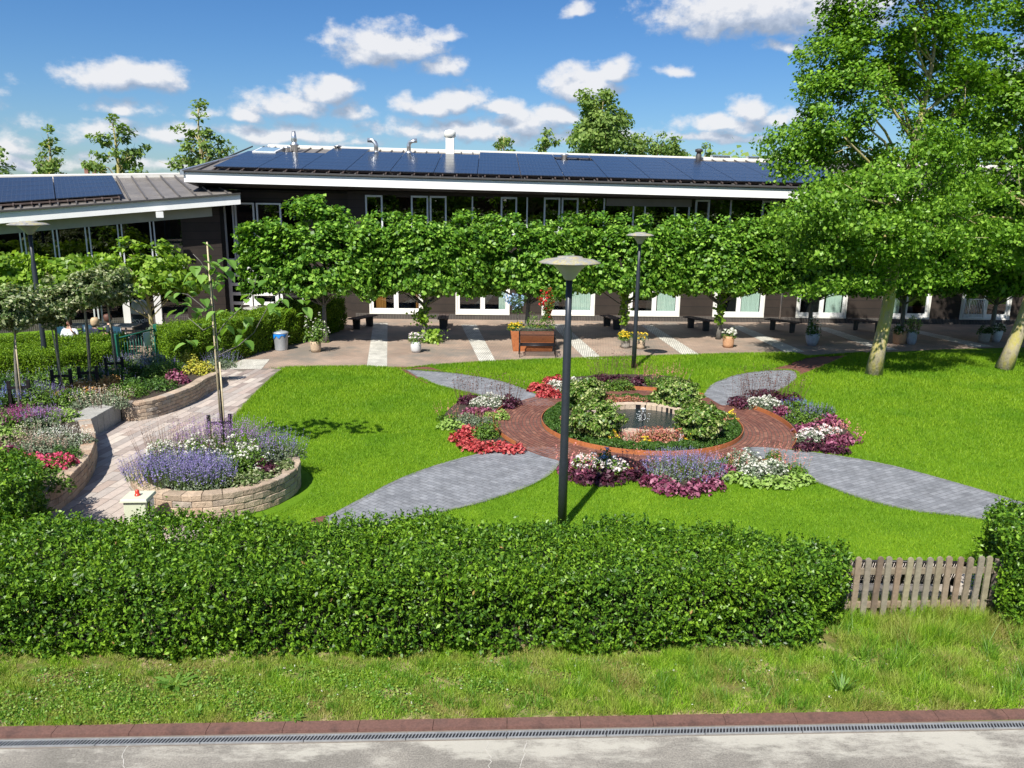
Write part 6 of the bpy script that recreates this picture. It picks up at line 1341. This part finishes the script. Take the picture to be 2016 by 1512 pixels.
n = 210000; Xv = rng.uniform(-7.2, 8.6, n); lo = kerb_y(Xv)+.185; hi = np.where(Xv < 4.0, 8.25, 9.4); Yv = lo+(hi-lo)*rng.uniform(0, 1, n)
clump = .5+.5*np.sin(Xv*3.1+np.cos(Yv*4)*2)*np.sin(Yv*5.3+Xv*1.3); dry = np.sin(Xv*1.7+1)*np.sin(Yv*2.9+Xv)+.5*np.sin(Xv*5.3); dry2 = np.sin(Xv*4.3+np.cos(Yv*7))*np.sin(Yv*8.1+Xv*2.1+1); keep = rng.uniform(0, 1, n) < (.45+.55*clump)*(1-.5*(dry > .7))*(1-.8*(dry2 > .55)*(Xv < 3.5)); Xv, Yv, clump = Xv[keep], Yv[keep], clump[keep]
rt = np.clip((Xv+4)/7, .25, 1.0); hgt = (.035+.12*clump*rt)*rng.uniform(.5, 1.3, len(Xv))*np.where((Xv > 3.6) & (Yv > 8.4), 1.6, 1)
m_vgrass = LEAF('verge_grass_blade', [(.10, .22, .012), (.18, .34, .018), (.28, .46, .03), (.40, .52, .08)], .5, .35, world=(1.9, [(.18, .20, .03), (.42, .36, .15), (.24, .30, .04)]), spec=.25)
P = np.stack([Xv, Yv, np.full(len(Xv), .025)], 1); o = leafobj('verge_grass', blades(P, hgt, .009, 1.1), m_vgrass, None); o['kind'] = 'stuff'; o['label'] = 'rough tufted grass between the kerb and the hedge'; o['category'] = 'grass'
nt_ = 420; tx_ = rng.uniform(-7, 8.5, nt_); ty_ = kerb_y(tx_)+.28+rng.uniform(0, 1, nt_)*np.where(tx_ < 4, .85, 2.0); big = np.where(tx_ > 3.5, 1.5, np.clip((tx_+6)/7, .5, 1)); q = 46
TP = np.stack([np.repeat(tx_, q), np.repeat(ty_, q), np.full(nt_*q, .025)], 1); TP[:, :2] += rng.normal(0, .035, (nt_*q, 2)); V, Fq = blades(TP, np.repeat(big*rng.uniform(.08, .2, nt_), q)*rng.uniform(.5, 1.1, nt_*q), .010, 1.1)
o = leafobj('grass_tufts', (V, Fq), LEAF('tuft_grass_blade', [(.06, .16, .012), (.12, .26, .02), (.22, .38, .035)], .5, .3), None); o['kind'] = 'stuff'; o['label'] = 'longer darker grass tufts in the verge below hedge and fence'; o['category'] = 'grass'
# clover and small broad leaved weeds in the verge
n = 34000; Xv = rng.uniform(-7.2, 5, n); Yv = kerb_y(Xv)+.2+rng.uniform(0, 1, n)*.95; k = (np.sin(Xv*2.3+2)*np.cos(Yv*5+Xv*1.7)+rng.normal(0, .35, n)-.12*Xv) > .35; Xv, Yv = Xv[k], Yv[k]
P = np.stack([Xv, Yv, rng.uniform(.035, .075, len(Xv))], 1); o = leafobj('clover', leaves(P, np.tile([0, 0, 1.], (len(P), 1)), .026, .8, jit=.5), LEAF('clover_leaf', [(.05, .14, .015), (.10, .22, .02), (.18, .30, .04), (.26, .33, .05)], .5, .2), None); o['kind'] = 'stuff'; o['label'] = 'clover and low weeds in the verge by the red kerb'; o['category'] = 'ground cover'
def weed(label, px, py, L, n, mat=m_big, up=.4):
    x, y = G(px, py); t = thing('weed', label, 'weed', (x, y, .02), 0, 'broad weeds in the verge'); mb = MB(); rs = random.Random(px)
    for i in range(n):
        az = 6.283*i/n+rs.uniform(-.3, .3); d = Vector((math.cos(az), math.sin(az), up+rs.uniform(-.2, .4))).normalized(); s = Vector((-math.sin(az), math.cos(az), 0)); l = L*rs.uniform(.7, 1.2); w = l*(.11 if up < 1 else .035)
        a = d*l*.35; b = d*l*.75-Vector((0, 0, l*.05)); c = d*l-Vector((0, 0, l*.18)); mb.add([s*w*.3, -s*w*.3, a+s*w, a-s*w, b+s*w*.8, b-s*w*.8, c], [(0, 1, 3, 2), (2, 3, 5, 4), (4, 5, 6)])
    mb.build('leaves', mat, t)
weed('large dock weed rosette below the hedge on the left', 345, 1352, .24, 11); weed('spiky weed tuft beside the red kerb on the left', 385, 1412, .14, 12, up=.8); weed('pale weed rosette under the hedge', 612, 1322, .12, 10)
weed('narrow leaved weed hanging over the kerb', 582, 1420, .12, 10); weed('broad weed beside the small white daisies', 1100, 1318, .13, 8); weed('blue green spear leaved tuft on the right verge', 1655, 1372, .30, 26, up=1.6); weed('yellowish weed rosette near the left corner', 165, 1425, .11, 9)
n = 70; Xv = rng.uniform(-5.5, 7.5, n); P = np.stack([Xv, kerb_y(Xv)+.25+rng.uniform(0, 1, n)*.9, rng.uniform(.06, .1, n)], 1); PP = np.repeat(P, 5, 0)+rng.normal(0, .005, (n*5, 3)); o = leafobj('daisies', leaves(PP, np.tile([0, 0, 1.], (len(PP), 1)), .012, .9, jit=.3), lc('white'), None); o['kind'] = 'stuff'; o['label'] = 'tiny white daisies scattered in the verge grass'; o['category'] = 'flower'

# trees across the road, behind the camera: they are mirrored in the long window band
for i, (x, y, hh) in enumerate([(-22, -24, 11), (-13, -27, 13), (-4, -25, 12), (6, -28, 14), (15, -25, 12), (24, -27, 13), (33, -24, 12)]):
    tree('street_tree', 'leafy tree across the road opposite the garden', (x, y, 0), hh, [(0, 0, hh*.5, 4, 3.5, hh*.28), (1, 0, hh*.72, 3.2, 3, hh*.24), (-1.5, 0, hh*.4, 3, 3, hh*.25)], m_gum, m_bark, .5, 3200, .22, group='trees across the road', ncl=70, spread=1.3, seed=60+i, sub=0)

# terrace of houses across the road, seen only as reflections in the windows
hs_ = thing('terraced_house', 'brick house row with a tiled roof across the road behind the viewer', 'house', (0, -36, 0))
m_hb = BRICK('house_brick', (.16, .08, .055), (.12, .06, .045), (.2, .18, .16), .22, .065, plane='XZ'); m_tl = MAT('roof_tiles', [(.05, .035, .03), (.08, .055, .045)], 3, .8, bmp=.8, bscale=8)
MB().box((0, 0, 2.9), (150, 8, 5.8)).build('wall', m_hb, hs_)
MB().add([(-76, 4.5, 5.7), (76, 4.5, 5.7), (76, -4.5, 5.7), (-76, -4.5, 5.7), (-76, 0, 10.2), (76, 0, 10.2)], [(0, 1, 5, 4), (2, 3, 4, 5), (0, 4, 3), (1, 2, 5)]).build('roof', m_tl, hs_)
for i in range(12):
    for z in (1.5, 4.3): MB().box((-66+i*12, 4.03, z), (2.2, .1, 1.4)).build('window', m_glassd if False else m_dark, hs_)
